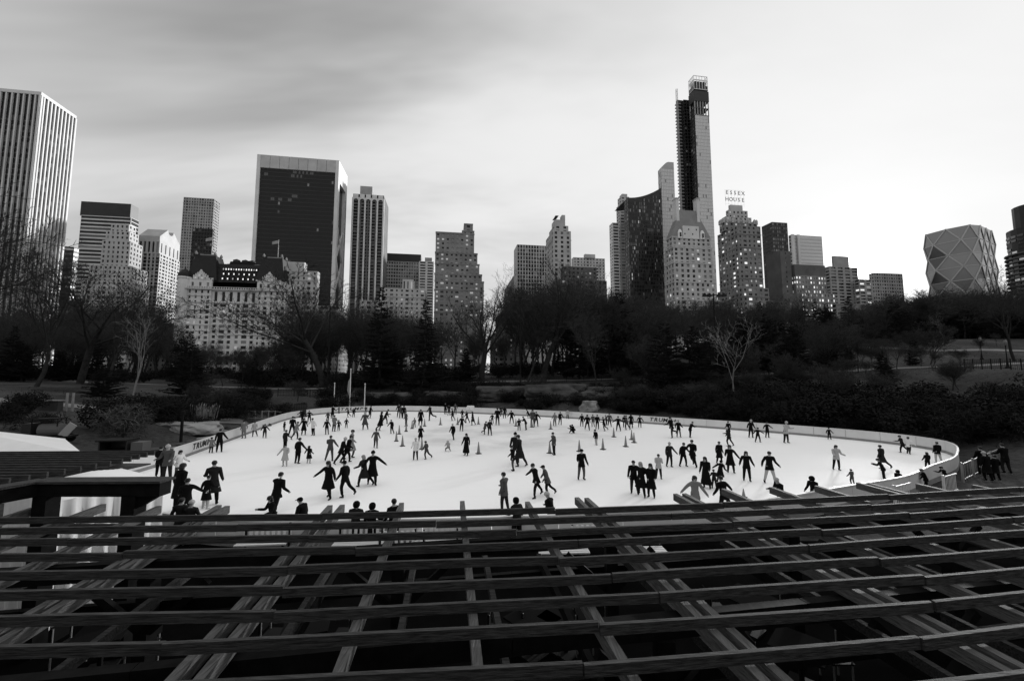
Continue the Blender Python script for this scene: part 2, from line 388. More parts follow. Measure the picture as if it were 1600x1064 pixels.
def facade(wb, gb, A, B, z0, z1, st, wall, seed=0):
    """a wall with real window openings: frame, reveals and a pane set back in each"""
    r = random.Random(seed); d = B-A; w = d.length; d = d/w; n = Vector((d.y, -d.x))
    px, fl, fw, fh, rec, dist = st
    nx_ = max(1, round(w/px)) if px else 1; ny = max(1, round((z1-z0)/fl)) if fl else 1
    cw = w/nx_; ch = (z1-z0)/ny; k = wb.mi(wall)
    def P(u, z, o=0.0): return (A.x+d.x*u-n.x*o, A.y+d.y*u-n.y*o, z)
    mx = cw*(1-fw)/2; mz = ch*(1-fh)/2
    us = [0]; vary = nx_ > 3 and ny > 6 and .2 < fw < .65
    for i in range(nx_):
        q = cw*.10*(1 if i % 3 == 1 else -.4) if vary else 0      # wide and narrow openings take turns
        us += [i*cw+mx-q, i*cw+cw-mx+q]
    us.append(w)
    # solid strips between storeys, piers between openings
    zlo = z0
    for j in range(ny):
        a0 = z0+j*ch+mz; a1 = z0+(j+1)*ch-mz
        b = len(wb.v); wb.v += [P(0, zlo), P(w, zlo), P(w, a0), P(0, a0)]; wb.f.append((b, b+1, b+2, b+3)); wb.m.append(k)
        for i in range(nx_+1):
            u0, u1 = us[2*i], us[2*i+1]
            if u1-u0 > .01:
                b = len(wb.v); wb.v += [P(u0, a0), P(u1, a0), P(u1, a1), P(u0, a1)]; wb.f.append((b, b+1, b+2, b+3)); wb.m.append(k)
        for i in range(nx_):
            u0, u1 = us[2*i+1], us[2*i+2]
            b = len(wb.v); wb.v += [P(u0, a0), P(u1, a0), P(u1, a1), P(u0, a1), P(u0, a0, rec), P(u1, a0, rec), P(u1, a1, rec), P(u0, a1, rec)]
            for f in ((0,1,5,4), (1,2,6,5), (2,3,7,6), (3,0,4,7)): wb.f.append(tuple(b+q for q in f)); wb.m.append(k)
            gb.face([P(u0, a0, rec), P(u1, a0, rec), P(u1, a1, rec), P(u0, a1, rec)], pick(dist, r))
        zlo = a1
    if vary and wall != 'dark_panel':                  # belt courses and sills stand proud
        for j in sorted({2, ny-2, (ny*2)//3, 5 if ny > 14 else 2}):
            c_ = (P(w/2, 0, -.16)); wb.box((c_[0], c_[1], z0+j*ch), (w+.3, .5, .42), wall, math.atan2(d.y, d.x))
    b = len(wb.v); wb.v += [P(0, zlo), P(w, zlo), P(w, z1), P(0, z1)]; wb.f.append((b, b+1, b+2, b+3)); wb.m.append(k)
BLANK = (0, 0, .0, .0, 0, D_DARK)
def plain(wb, A, B, z0, z1, m): wb.face([(A.x,A.y,z0),(B.x,B.y,z0),(B.x,B.y,z1),(A.x,A.y,z1)], m)
def block(wb, gb, rc, z0, z1, wall, sf, ss, side, seed, cornice=0, top=0):
    """one tier: facades on the street side and the visible flank"""
    P = rc; zt = z1-top
    for i in range(4):
        A, B = P[i], P[(i+1) % 4]
        st = sf if i in (0,) else (ss if (i == 1 or i == 3) else None)
        if st is None or st is BLANK: plain(wb, A, B, z0, zt, wall)
        else: facade(wb, gb, A, B, z0, zt, st, wall, seed*7+i)
        if top: plain(wb, A, B, zt, z1, wall)
    wb.face([(p.x, p.y, z1) for p in P], 'dark_panel')
    if cornice:
        c = sum(P, Vector((0,0)))/4
        Q = [p+(p-c).normalized()*cornice for p in P]
        wb.hexa([(p.x,p.y,z1-.6) for p in Q]+[(p.x,p.y,z1+.6) for p in Q], wall)
def tower(name, label, cat, tiers, seed, wall='limestone', sf=None, ss=None, extra=None, cornice=.0, group=None):
    """tiers, highest first: (left px, corner px, right px, top py at corner, distance, side[, wall, sf, ss, blank top])"""
    rcs = [rect(t[0], t[1], t[2], t[3], t[4], t[5]) for t in tiers]
    c = rcs[-1][0][0]; T = thing(name, label, cat, (c.x, c.y, 6), 0, group)
    org = Vector((c.x, c.y))
    wb = MB(); gb = MB(); wr = []
    for i, ((P, z1), t) in enumerate(zip(rcs, tiers)):
        z0 = rcs[i+1][1]-.5 if i+1 < len(rcs) else 5.0
        w_ = t[6] if len(t) > 6 and t[6] else wall; f_ = t[7] if len(t) > 7 and t[7] else sf; s_ = t[8] if len(t) > 8 and t[8] else (ss or f_)
        tp = t[9] if len(t) > 9 else 0
        block(wb, gb, P, z0, z1, w_, f_, s_, t[5], seed+i, cornice, tp)
    if extra: extra(T, rcs, wb, gb)
    o = wb.build('wall', T); g = gb.build('windows', T, 'stuff')
    for q in T.children:
        q.matrix_parent_inverse = Matrix.Translation((-c.x, -c.y, -6))
    return T
def S(px, fl, fw, fh, rec=.35, dist=D_APT): return (px, fl, fw, fh, rec, dist)

# -- far left: white marble tower with full-height piers
def marble_tower():
    P, z = rect(-190, 65, 120, 144, 275, 'R'); c = P[1]
    T = thing('office_tower', 'tall white marble office tower with vertical piers, cut off by the left picture edge', 'tower', (c.x, c.y, 6))
    wb = MB(); gb = MB()
    for i in range(4):
        A, B = P[i], P[(i+1) % 4]; d = (B-A); w = d.length; d /= w; n = Vector((d.y, -d.x)); rz = math.atan2(d.y, d.x)
        cnt = 10 if i % 2 else round(w/3.65)
        if i == 1: cnt = 10
        p = w/cnt
        wb.box(((A.x+B.x)/2-n.x*1.2, (A.y+B.y)/2-n.y*1.2, z-1.2), (w-.02, 2.4, 2.4), 'marble', rz)
        for k in range(cnt+1):
            q = A+d*(p*k)-n*.55
            mb = MB(); mb.box((q.x, q.y, (z-2.6+5)/2), (p*(.25 if i % 2 == 0 else .34), 1.2, z-2.6-5), 'marble', rz)
            if i in (0, 1): mb.build('pier', T)
            else:
                wb.v += [v for v in mb.v]; b0 = len(wb.v)-8; wb.f += [tuple(b0+x for x in f) for f in mb.f]; wb.m += [wb.mi('marble')]*6
        # storeys behind the piers: glass and sills
        r = random.Random(i); nf = 50; h = (z-2.4-5)/nf
        A2 = A-n*1.0; B2 = B-n*1.0
        for k in range(cnt):
            for j in range(nf):
                u0, u1 = k*p+p*.14, (k+1)*p-p*.14; z0 = 5+j*h
                m_ = 'glass_dark' if j > 45 else pick([('glass_dark', .7 if i == 0 else .35), ('glass_mid', .25 if i == 0 else .4), ('glass_light', .02 if i == 0 else .18), ('glass_curtain', .03)], r)  # front face gets more dark panes: its weaker light is put into the glass
                gb.face([(A2.x+d.x*u0, A2.y+d.y*u0, z0+.9), (A2.x+d.x*u1, A2.y+d.y*u1, z0+.9), (A2.x+d.x*u1, A2.y+d.y*u1, z0+h), (A2.x+d.x*u0, A2.y+d.y*u0, z0+h)], m_)
                wb.face([(A2.x+d.x*u0, A2.y+d.y*u0, z0), (A2.x+d.x*u1, A2.y+d.y*u1, z0), (A2.x+d.x*u1, A2.y+d.y*u1, z0+.9), (A2.x+d.x*u0, A2.y+d.y*u0, z0+.9)], 'glass_mid' if j < 46 else 'glass_dark')
    wb.face([(p.x, p.y, z-.2) for p in P], 'dark_panel')
    wb.build('wall', T); gb.build('windows', T, 'stuff')
    for q in T.children: q.matrix_parent_inverse = Matrix.Translation((-c.x, -c.y, -6))
marble_tower()
tower('office_building', 'low dark building with slanted roof in the gap right of the marble tower', 'building', [(60, 116, 124, 386, 330, 'R')], 3, 'dark_panel', S(0, 4, 1, .45, .2, [('glass_mid', .7), ('glass_light', .3)]))
tower('office_tower', 'black topped office slab with pale horizontal bands behind the stepped tower', 'tower',
      [(127, 205, 217, 319, 400, 'R', 'dark_panel', BLANK, BLANK), (127, 205, 217, 340, 400, 'R', 'limestone_light', S(0, 3.9, 1, .62, .5, D_DARK), S(0, 3.9, 1, .8, .3, D_DARK))], 5, 'limestone_light')
st = S(3.3, 3.7, .42, .52, .4, D_DARK)
tower('apartment_tower', 'pale stepped apartment tower with many small windows left of the mansard roofed hotel', 'tower',
      [(174, 202, 213, 351, 322, 'R'), (166, 203, 217, 362, 318, 'R'), (160, 204, 223, 377, 312, 'R'), (140, 205, 231, 416, 306, 'R'), (128, 206, 234, 440, 302, 'R')], 7, 'limestone', st)
# -- tower with the broken pediment and round notch
def pediment(T, rcs, wb, gb):
    (P, z) = rcs[0]; A, B = P[1], P[2]          # the pediment is on the flank seen from here
    d = (B-A); w = d.length; d = d/w; n = Vector((d.y, -d.x)); back = P[0]-P[1]
    prof = [(0, 0)]
    for i in range(0, 11): prof.append((.0+.36*i/10, 2+11*i/10))
    cx, cz, rr_ = .5, 12.0, .13*w
    arc = [(cx*w-rr_*math.cos(a), cz-rr_*math.sin(a)) for a in [math.pi*k/12 for k in range(0, 13)]]
    pts = [(0, 0), (0, 2)]+[(.36*w, 13)]+arc+[(.64*w, 13), (w, 2), (w, 0)]
    nP = len(pts); b = len(wb.v); k = wb.mi('granite_pink')
    for o in (0, 1):
        for (u, h) in pts:
            q = A+d*u+back*o; wb.v.append((q.x, q.y, z+h))
    for i in range(nP):
        j = (i+1) % nP; wb.f.append((b+i, b+j, b+nP+j, b+nP+i)); wb.m.append(k)
    for tri in range(1, nP-1):
        pass
    # fill the two gable faces strip by strip
    top = [(u, h) for u, h in pts[1:-1]]
    for o in (0, 1):
        for i in range(len(top)-1):
            (u0, h0), (u1, h1) = top[i], top[i+1]
            if abs(u1-u0) < 1e-6: continue
            q0 = A+d*u0+back*o; q1 = A+d*u1+back*o
            wb.face([(q0.x, q0.y, z), (q1.x, q1.y, z), (q1.x, q1.y, z+h1), (q0.x, q0.y, z+h0)], 'granite_pink')
tower('office_tower', 'granite office tower with broken pediment top and round notch left of the hotel', 'tower',
      [(217, 250, 281, 372, 420, 'R', None, BLANK, BLANK), (217, 250, 281, 376, 420, 'R', None, S(4.2, 22, .5, .8, .8, D_DARK), S(6, 20, .25, .7, .8, D_DARK)),
       (217, 250, 281, 396, 420, 'R', None, S(4.2, 3.9, .6, .78, .6, D_DARK), S(4.6, 3.9, .55, .55, .6, D_DARK))], 11, 'granite_pink', extra=pediment)
tower('office_tower', 'slim grey gridded office tower standing behind the hotel roof', 'tower', [(287, 335, 344, 311, 560, 'R')], 13, 'concrete', S(3.4, 4.2, .6, .62, .3, [('glass_mid', .7), ('glass_dark', .3)]), None)
tower('office_tower', 'dark glass tower just in front of the grey gridded one, behind the hotel', 'tower', [(301, 333, 335, 358, 430, 'R')], 14, 'dark_panel', S(3, 4, .7, .7, .2, D_DARK))

# -- the hotel with the mansard roof
def hotel():
    P, zc = rect(284, 448, 478, 456, 290, 'R'); A, B, C, D = P; c = A
    T = thing('hotel', 'grand pale hotel with dark mansard roof, gables and two flagpoles', 'hotel', (c.x, c.y, 6))
    wb = MB(); gb = MB(); w = (B-A).length
    def at_u(u, o=0): q = A+FD*u+SD*o; return q
    # body: three bands of rooms, wings slightly proud of the middle
    e = w*.285; wings = [(0, e), (w-e, w)]
    for (u0, u1) in wings:
        a = at_u(u0, -1.2); b = at_u(u1, -1.2)
        facade(wb, gb, a, b, 5, zc-7.4, S(4.0, 3.75, .38, .58, .45, D_APT), 'limestone_light', 31+int(u0)); facade(wb, gb, a, b, zc-7.4, zc, S(4.0, 7.4/2, .34, .62, .4, D_DARK), 'limestone_light', 33)
        for uu in (u0, u1): p0 = at_u(uu, -1.2); p1 = at_u(uu, 0.1); plain(wb, *( (p1, p0) if uu == u0 else (p0, p1)), 5, zc+7, 'limestone_light')
        facade(wb, gb, a, b, zc+.01, zc+7, S(4.6, 7, .3, .4, .4, D_APT), 'limestone_light', 35)
    a = at_u(e, 0); b = at_u(w-e, 0)
    facade(wb, gb, a, b, 5, zc-9.5, S(5.3, 3.75, .52, .58, .45, D_APT), 'limestone_light', 41)
    facade(wb, gb, a, b, zc-9.5, zc-.3, S(5.3, 9.2, .42, .76, .7, D_DARK), 'limestone_light', 43)
    facade(wb, gb, B, C, 5, zc+6, S(4.0, 3.75, .38, .58, .45, D_APT), 'limestone_light', 45); plain(wb, C, D, 5, zc+6, 'limestone_light'); facade(wb, gb, D, A, 5, zc+6, S(4, 3.75, .38, .58, .4, D_APT), 'limestone_light', 46)
    wb.face([(p.x, p.y, zc+6) for p in P], 'limestone_light')
    wb.build('wall', T); gb.build('windows', T, 'stuff')
    cb = MB()
    for z_, h_, pr in ((zc, 1.0, 1.6), (zc-9.6, .5, .5), (zc-5.0, .35, .35)):
        for (u0, u1, o) in ((-.8, e+.3, -1.2), (e+.3, w-e-.3, 0), (w-e-.3, w+.8, -1.2)):
            if z_ == zc-5.0 and o == 0: continue
            q = at_u((u0+u1)/2, o-pr/2); cb.box((q.x, q.y, z_), (u1-u0-.02, pr, h_), 'limestone', GA)
    cb.build('cornice', T)
    # balustrade on the cornice
    bb = MB()
    for k in range(int(w/1.6)):
        q = at_u(k*1.6+.5, -1.6 if (k*1.6 < e or k*1.6 > w-e) else -.5); bb.box((q.x, q.y, zc+1.1), (.5, .4, 1.2), 'limestone_light', GA)
    for (u0, u1, o) in ((0, e, -1.6), (e, w-e, -.5), (w-e, w, -1.6)):
        q = at_u((u0+u1)/2, o); bb.box((q.x, q.y, zc+1.85), (u1-u0-.05, .5, .3), 'limestone_light', GA)
    bb.build('balustrade', T, 'stuff')
    # mansard: steep main roof between two taller corner pavilions
    rb = MB(); zr = zc+20.5
    def frustum(u0, u1, o0, o1, z0, z1, sx, so, m='slate'):
        p = [at_u(u0, o0), at_u(u1, o0), at_u(u1, o1), at_u(u0, o1)]; t_ = [at_u(u0+sx, o0+so), at_u(u1-sx, o0+so), at_u(u1-sx, o1-so), at_u(u0+sx, o1-so)]
        rb.hexa([(q.x, q.y, z0) for q in p]+[(q.x, q.y, z1) for q in t_], m)
    frustum(2, w-1, .8, 26, zc+5.8, zr, 3, 4.5)
    frustum(e*.1, e*1.12, -.2, 17, zc+6.8, zc+26, 3.6, 4.0); frustum(w-e*1.12, w-e*.1, -.2, 17, zc+6.8, zc+26, 3.6, 4.0)
    frustum(e*1.35, w-e*1.3, 5.6, 20, zr-.2, zr+2.4, .6, .6, 'dark_metal')
    for uu in (e*1.25, w*.56): frustum(uu, uu+9, 5.2, 12, zr-.9, zr+.5, .6, 1, 'copper_roof')
    R_ = rb.build('roof', T)
    # lit dormers in rows
    for row, (zz_, nn_) in enumerate(((zr-4.4, 14), (zr-8.2, 7), (zr-12, 7))):
        for k in range(nn_):
            u = e*1.2+(w-2.3*e)*(k+.5)/nn_; o = .8+4.5*(zz_-zc-5.8)/(zr-zc-5.8); q = at_u(u, o-.35)
            mb = MB(); mb.box((q.x, q.y, zz_), (1.3, 1.2, 1.8), 'slate', GA); mb.hexa([(*(at_u(u-1, o-1).xy), zz_+1), (*(at_u(u+1, o-1).xy), zz_+1), (*(at_u(u+1, o+.8).xy), zz_+1), (*(at_u(u-1, o+.8).xy), zz_+1), (*(at_u(u-.1, o-1).xy), zz_+2), (*(at_u(u+.1, o-1).xy), zz_+2), (*(at_u(u+.1, o+.8).xy), zz_+2), (*(at_u(u-.1, o+.8).xy), zz_+2)], 'slate')
            q2 = at_u(u, o-.98); mb.box((q2.x, q2.y, zz_), (.75, .06, 1.2), 'window_lit' if (k*7+row*3) % 4 else 'window_dim', GA); mb.build('dormer', T)
    # stepped gables on the wings
    for cu in (e*.62, w-e*.60):
        mb = MB()
        for hw, z0, z1 in ((4.8, 7, 8.9), (3.5, 8.9, 10), (2.3, 10, 10.9), (1.3, 10.9, 11.7), (.6, 11.7, 12.8)):
            q = at_u(cu, -1.0); mb.box((q.x, q.y, zc+(z0+z1)/2), (hw*2, .9, z1-z0), 'limestone_light', GA)
            for s in (-1, 1): q = at_u(cu+s*(hw-.3), -1.0); mb.lathe((q.x, q.y, zc+z1), [(.45, 0), (.5, .5), (.05, 1.5)], 6, 'limestone_light')
        g = mb.build('gable', T)
        for k, (du, dz) in enumerate(((-3.2, 7.9), (-1.1, 7.9), (1.1, 7.9), (3.2, 7.9), (-.7, 9.8), (.7, 9.8))):
            q = at_u(cu+du, -1.5); mb = MB(); mb.box((q.x, q.y, zc+dz), (.9, .12, 1.2), 'glass_curtain' if k % 2 else 'window_dim', GA); mb.build('window', g)
        # small dormer row over the wing parapet
        mb = MB()
        for k in range(9):
            q = at_u((cu-e*.42)+k*e*.1, -.9); mb.box((q.x, q.y, zc+7.6), (1.2, .8, 1.2), 'limestone_light', GA)
        mb.build('parapet', T)
        q = at_u(cu+.5, 6); mb = MB(); 
        for s in (-1, 1):
            for s2 in (-1, 1):
                q4 = at_u(cu+.5+s*6.2, 6+s2*4); mb.lathe((q4.x, q4.y, zc+26), [(.9, 0), (1.0, 1.2), (.2, 2.6)], 6, 'copper_roof')
        mb.box((q.x, q.y, zc+26.7), (11, .5, 1.2), 'copper_roof', GA); mb.build('roof_cresting', T)
        q = at_u(cu+2.2, 6); mb = MB(); mb.tube((q.x, q.y, zc+26), (q.x, q.y, zc+41), .16, .09, 6, 'white_trim')
        fp = mb.build('flagpole', T); mb = MB(); fl = [(0, 40.6), (-2.2, 40.0), (-4.6, 39.2), (-4.6, 37.0), (-2.2, 37.6), (0, 38.0)]
        pts = [at_u(cu+2.2+a_, 6+.5*math.sin(a_*1.4)) for a_, _ in fl]
        b = [(p.x, p.y, zc+h) for p, (_, h) in zip(pts, fl)]; bk = [(x+.02, y+.06, z) for x, y, z in b]
        for f in ((0,1,4,5), (1,2,3,4)): mb.face([b[i] for i in f], 'concrete'); mb.face([bk[i] for i in reversed(f)], 'concrete')
        mb.build('flag', fp)
    # round corner turret at left
    q = at_u(1.2, .4); mb = MB(); mb.lathe((q.x, q.y, 5), [(4, 0), (4, zc+7-5), (4.5, zc+7.4-5), (4.4, zc+8.5-5)], 14, 'limestone_light'); tr = mb.build('turret', T)
    mb = MB(); mb.lathe((q.x, q.y, zc+8.5), [(4.3, 0), (3.8, 2.6), (2.2, 4.6), (.5, 6), (.2, 8)], 14, 'slate'); mb.build('turret_roof', tr)
    # water tanks on the roof
    mb = MB()
    for k, u in enumerate((w*.42, w*.5, w*.56)):
        q = at_u(u, 11+k); mb.lathe((q.x, q.y, zr+2), [(2.4, 0), (2.4, 2.6), (.2, 3.6)], 8, 'dark_panel')
    mb.build('water_tank', T)
    for q in list(T.children): q.matrix_parent_inverse = Matrix.Translation((-c.x, -c.y, -6))
hotel()
tower('apartment_building', 'pale building adjoining the hotel on the right, half hidden by branches', 'building', [(441, 476, 480, 410, 310, 'R', None, BLANK, BLANK), (446, 496, 500, 424, 300, 'R')], 61, 'limestone', S(4, 3.8, .4, .5, .4, D_APT))

# -- big dark glass slab in a travertine frame
def slab_tower():
    P, z = rect(402, 530, 543, 251, 363, 'R'); A, B, C, D = P; c = A; w = (B-A).length; dp = (C-B).length
    T = thing('office_tower', 'huge black glass slab in a pale stone frame with cross braced flank', 'tower', (c.x, c.y, 6))
    def q_(u, o): return A+FD*u+SD*o
    def bx(mb, u0, u1, o0, o1, z0, z1, m): 
        p = [q_(u0, o0), q_(u1, o0), q_(u1, o1), q_(u0, o1)]; mb.hexa([(a.x, a.y, z0) for a in p]+[(a.x, a.y, z1) for a in p], m)
    ht = 12.5
    # travertine top panels (one object each) and edge piers
    for k in range(8):
        mb = MB(); u0 = 3+(w-6)*k/8+.15; u1 = 3+(w-6)*(k+1)/8-.15; bx(mb, u0, u1, -.02, 1.0, z-ht+.2, z-.1, 'limestone'); mb.build('panel', T)
    fr = MB(); bx(fr, 0, 3, 0, dp-.0, 5, z, 'limestone_light'); bx(fr, w-3, w, 0, dp*.16, 5, z, 'limestone_light'); bx(fr, w-3, w, dp*.84, dp, 5, z, 'limestone_light')
    bx(fr, w-3, w, dp*.16, dp*.84, z-20, z, 'limestone_light'); bx(fr, 3, w-3, 1.0, dp, z-ht, z-.5, 'concrete'); fr.build('frame', T)
    cr_ = MB(); bx(cr_, 3, w-3, 1.6, dp-1, 5, z-ht, 'glass_dark'); cr_.build('core', T)
    # curtain wall: panes with real mullions between floors
    gb = MB(); mb = MB(); fl = 3.9; nf = int((z-ht-5)/fl); r = random.Random(5); npn = 40
    lit_rows = {k: [(r.randint(0, npn), r.randint(2, 7)) for _ in range(r.choice([0, 0, 0, 1, 2]))] for k in range(nf)}
    for j in range(nf):
        z1 = z-ht-j*fl; z0 = z1-fl; u_ = (w-6)/npn
        for k in range(npn):
            m_ = 'glass_dark'
            for s, l in lit_rows[j]:
                if s <= k < s+l and r.random() < .5: m_ = 'glass_mid'
            if r.random() < .006: m_ = 'glass_curtain'
            a = q_(3+k*u_+.06, 1.2); b = q_(3+(k+1)*u_-.06, 1.2)
            gb.face([(a.x, a.y, z0+1.1), (b.x, b.y, z0+1.1), (b.x, b.y, z1-.1), (a.x, a.y, z1-.1)], m_)
        a = q_(3, 1.1); bx(mb, 3, w-3, 1.05, 1.5, z0, z0+1.0, 'dark_panel')
    bx(mb, 3, w-3, 1.35, 1.6, 5, z-ht, 'dark_panel')
    gb.build('windows', T, 'stuff'); mb.build('spandrels', T, 'stuff')
    # cross bracing in the flank slot
    for zz_ in (z-92, z-124, z-186, z-218):
        br = MB()
        for s in (0, 1):
            a = q_(w-1.2, dp*(.2 if s else .8)); b = q_(w-1.2, dp*(.8 if s else .2)); br.beam((a.x, a.y, zz_), (b.x, b.y, zz_+30), 1.2, 1.6, 'limestone_light')
        if zz_ > 10: br.build('cross_brace', T)
    for q in list(T.children): q.matrix_parent_inverse = Matrix.Translation((-c.x, -c.y, -6))
slab_tower()

def arch_caps(T, rcs, wb, gb):
    (P, z) = rcs[1]; A, B = P[0], P[1]; w = (B-A).length; n = Vector((FD.y, -FD.x)); 
    for k in range(6):
        q = A+FD*(w*k/5)+n*.5
        mb = MB(); mb.box((q.x, q.y, (z-4+5)/2), (1.5, 1.2, z-4-5), 'limestone_light', GA); mb.build('pier', T)
    mb = MB()
    for k in range(5):
        for i in range(7):
            t0, t1 = math.pi*i/7, math.pi*(i+1)/7; hw = w/10-.7; cx_ = w*(k+.5)/5
            p0 = A+FD*(cx_-hw*math.cos(t0))+n*1.0; p1 = A+FD*(cx_-hw*math.cos(t1))+n*1.0
            mb.face([(p0.x, p0.y, z-7.5+hw*math.sin(t0)), (p1.x, p1.y, z-7.5+hw*math.sin(t1)), (p1.x, p1.y, z-.3), (p0.x, p0.y, z-.3)], 'limestone_light')
    mb.build('arch_band', T)
tower('apartment_tower', 'tall narrow apartment tower with five arched balcony bays right of the dark slab', 'tower',
      [(563, 582, 588, 292, 400, 'R', 'concrete', BLANK, BLANK), (552, 600, 607, 306, 392, 'R', 'brick_dark', S(8, 3.3, .82, .55, 1.5, D_DARK), S(30, 3.3, .0, .0, .1, D_DARK))], 71, 'limestone', extra=arch_caps)
tower('office_building', 'wide office block with black roof band right of the arched balcony tower', 'building',
      [(603, 658, 660, 398, 470, 'R', 'dark_panel', BLANK, BLANK), (603, 658, 660, 410, 470, 'R', 'concrete', S(3, 4, .7, .6, .2, [('glass_mid', .8), ('glass_dark', .2)]))], 73, 'concrete')
tower('apartment_building', 'narrow block striped with pale balconies between the office block and stepped tower', 'building', [(664, 675, 677, 403, 440, 'R', 'concrete', BLANK, BLANK), (655, 678, 680, 409, 440, 'R', 'limestone_light', S(7, 3.1, .72, .55, 1.0, D_DARK))], 75)
tower('apartment_building', 'small white pilastered penthouse building low behind the conifers', 'building', [(629, 646, 648, 437, 330, 'R', 'marble', S(3, 9, .35, .7, .3, D_APT)), (600, 664, 668, 452, 320, 'R', 'limestone', S(4, 3.6, .4, .45, .3, D_APT))], 77, 'marble')
tower('apartment_tower', 'broad stepped brick tower with square cupola and rows of bright windows', 'tower',
      [(725, 739, 741, 351, 372, 'R', None, S(9, 5, .35, .5, .4, D_APT)), (722, 741, 743, 362, 368, 'R', None, S(6, 5, .3, .4, .4)), (681, 741, 743, 366, 366, 'R'), (680, 746, 748, 397, 362, 'R'), (680, 749, 751, 414, 358, 'R'), (679, 753, 755, 430, 354, 'R'), (679, 756, 759, 441, 350, 'R')],
      81, 'brick_mid', S(4.4, 4.0, .45, .42, .4, [('glass_dark', .35), ('glass_curtain', .35), ('window_dim', .28), ('glass_mid', .02)]), cornice=.35)
tower('apartment_building', 'plain low building left edge of the street gap, behind the big elm', 'building', [(788, 803, 805, 430, 420, 'L')], 83, 'brick_mid', S(4, 3.8, .4, .5, .4))
tower('apartment_building', 'plain grey apartment block lining the street canyon beyond the elm', 'building', [(786, 812, 860, 462, 300, 'L')], 84, 'brick_dark', S(4, 3.8, .4, .5, .4))
tower('apartment_building', 'low street wall closing in on the bright gap behind the elm', 'building', [(774, 780, 810, 490, 330, 'L'), (766, 772, 810, 520, 320, 'L')], 86, 'brick_dark', S(4, 3.8, .4, .5, .4))
tower('office_building', 'dark office block with thin white vertical fins in the middle of the skyline', 'building', [(803, 808, 855, 382, 400, 'L', 'limestone', S(2.9, 4, .68, .8, .5, D_DARK), S(30, 4, 0, 0, .1))], 85, 'limestone')
tower('apartment_tower', 'slender pale tower with notched crown in the middle of the skyline', 'tower',
      [(863, 868, 873, 337, 352, 'L', None, BLANK, BLANK), (875, 878, 883, 336, 352, 'L', None, BLANK, BLANK), (862, 867, 883, 343, 351, 'L', None, BLANK, BLANK), (858, 866, 888, 352, 350, 'L'), (853, 864, 892, 360, 346, 'L')], 87, 'limestone', S(5.4, 4.2, .42, .55, .4, D_DARK))
tower('apartment_building', 'wide pale background building with water tank right of the notched tower', 'building', [(912, 914, 930, 397, 480, 'L', None, BLANK, BLANK), (893, 896, 945, 402, 480, 'L')], 89, 'limestone', S(4, 3.8, .4, .5, .4))
tower('apartment_building', 'dark flat roofed building in front of the pale background building', 'building', [(876, 880, 932, 416, 340, 'L', 'brick_dark'), (862, 870, 948, 436, 330, 'L', 'brick_dark')], 90, 'brick_dark', S(4, 3.8, .45, .5, .4))
tower('apartment_tower', 'narrow tower of stacked balconies at the left of the dark curved glass tower', 'tower', [(952, 957, 967, 348, 380, 'L', None, S(9, 3.1, .8, .5, 1.2, D_DARK), S(4, 3.1, .5, .5, .4))], 91, 'limestone_light')
tower('apartment_tower', 'pale rounded top tower just left of the dark curved glass tower', 'tower', [(968, 972, 980, 303, 392, 'L', None, BLANK, BLANK), (965, 970, 983, 307, 390, 'L'), (963, 968, 985, 320, 388, 'L')], 93, 'limestone', S(5, 3.2, .6, .5, .5, [('glass_mid', .5), ('glass_curtain', .5)]))

# -- dark glass tower with a swooping roof line
def swoop():
    rc, z = rect(975, 981, 1034, 309, 350, 'L'); A, B, C, D = rc; c = A; w = (B-A).length
    T = thing('apartment_tower', 'dark glass tower whose roof line swoops up to the right', 'tower', (c.x, c.y, 6))
    wb = MB(); gb = MB(); r = random.Random(9); n = 22; r_ = [0]*(n+1); ztop = at(1032, 291, 352).z
    for i in range(n+1): r_[i] = z+(ztop-z)*(i/n)**1.9
    fl = 3.5
    for i in range(n):
        a = A+FD*(w*i/n); b = A+FD*(w*(i+1)/n)
        wb.face([(a.x, a.y, 5), (b.x, b.y, 5), (b.x, b.y, r_[i+1]), (a.x, a.y, r_[i])], 'dark_panel')
        wb.face([(a.x, a.y, r_[i]), (b.x, b.y, r_[i+1]), (b.x+SD.x*30, b.y+SD.y*30, r_[i+1]), (a.x+SD.x*30, a.y+SD.y*30, r_[i])], 'dark_panel')
        for k in range(int((r_[i]-8)/fl)):
            z0 = 6+k*fl; a2 = a-SD*.05+FD*.35; b2 = b-SD*.05-FD*.35
            gb.face([(a2.x, a2.y, z0+.8), (b2.x, b2.y, z0+.8), (b2.x, b2.y, z0+fl-.15), (a2.x, a2.y, z0+fl-.15)], pick([('glass_dark', .6), ('glass_mid', .34), ('glass_curtain', .05), ('window_dim', .01)], r))
    facade(wb, gb, D, A, 5, z, S(3.4, 3.5, .7, .6, .2, D_DARK), 'dark_panel', 3)
    plain(wb, B, C, 5, ztop, 'dark_panel'); plain(wb, C, D, 5, z, 'dark_panel')
    wb.build('wall', T); gb.build('windows', T, 'stuff')
    for q in list(T.children): q.matrix_parent_inverse = Matrix.Translation((-c.x, -c.y, -6))
swoop()

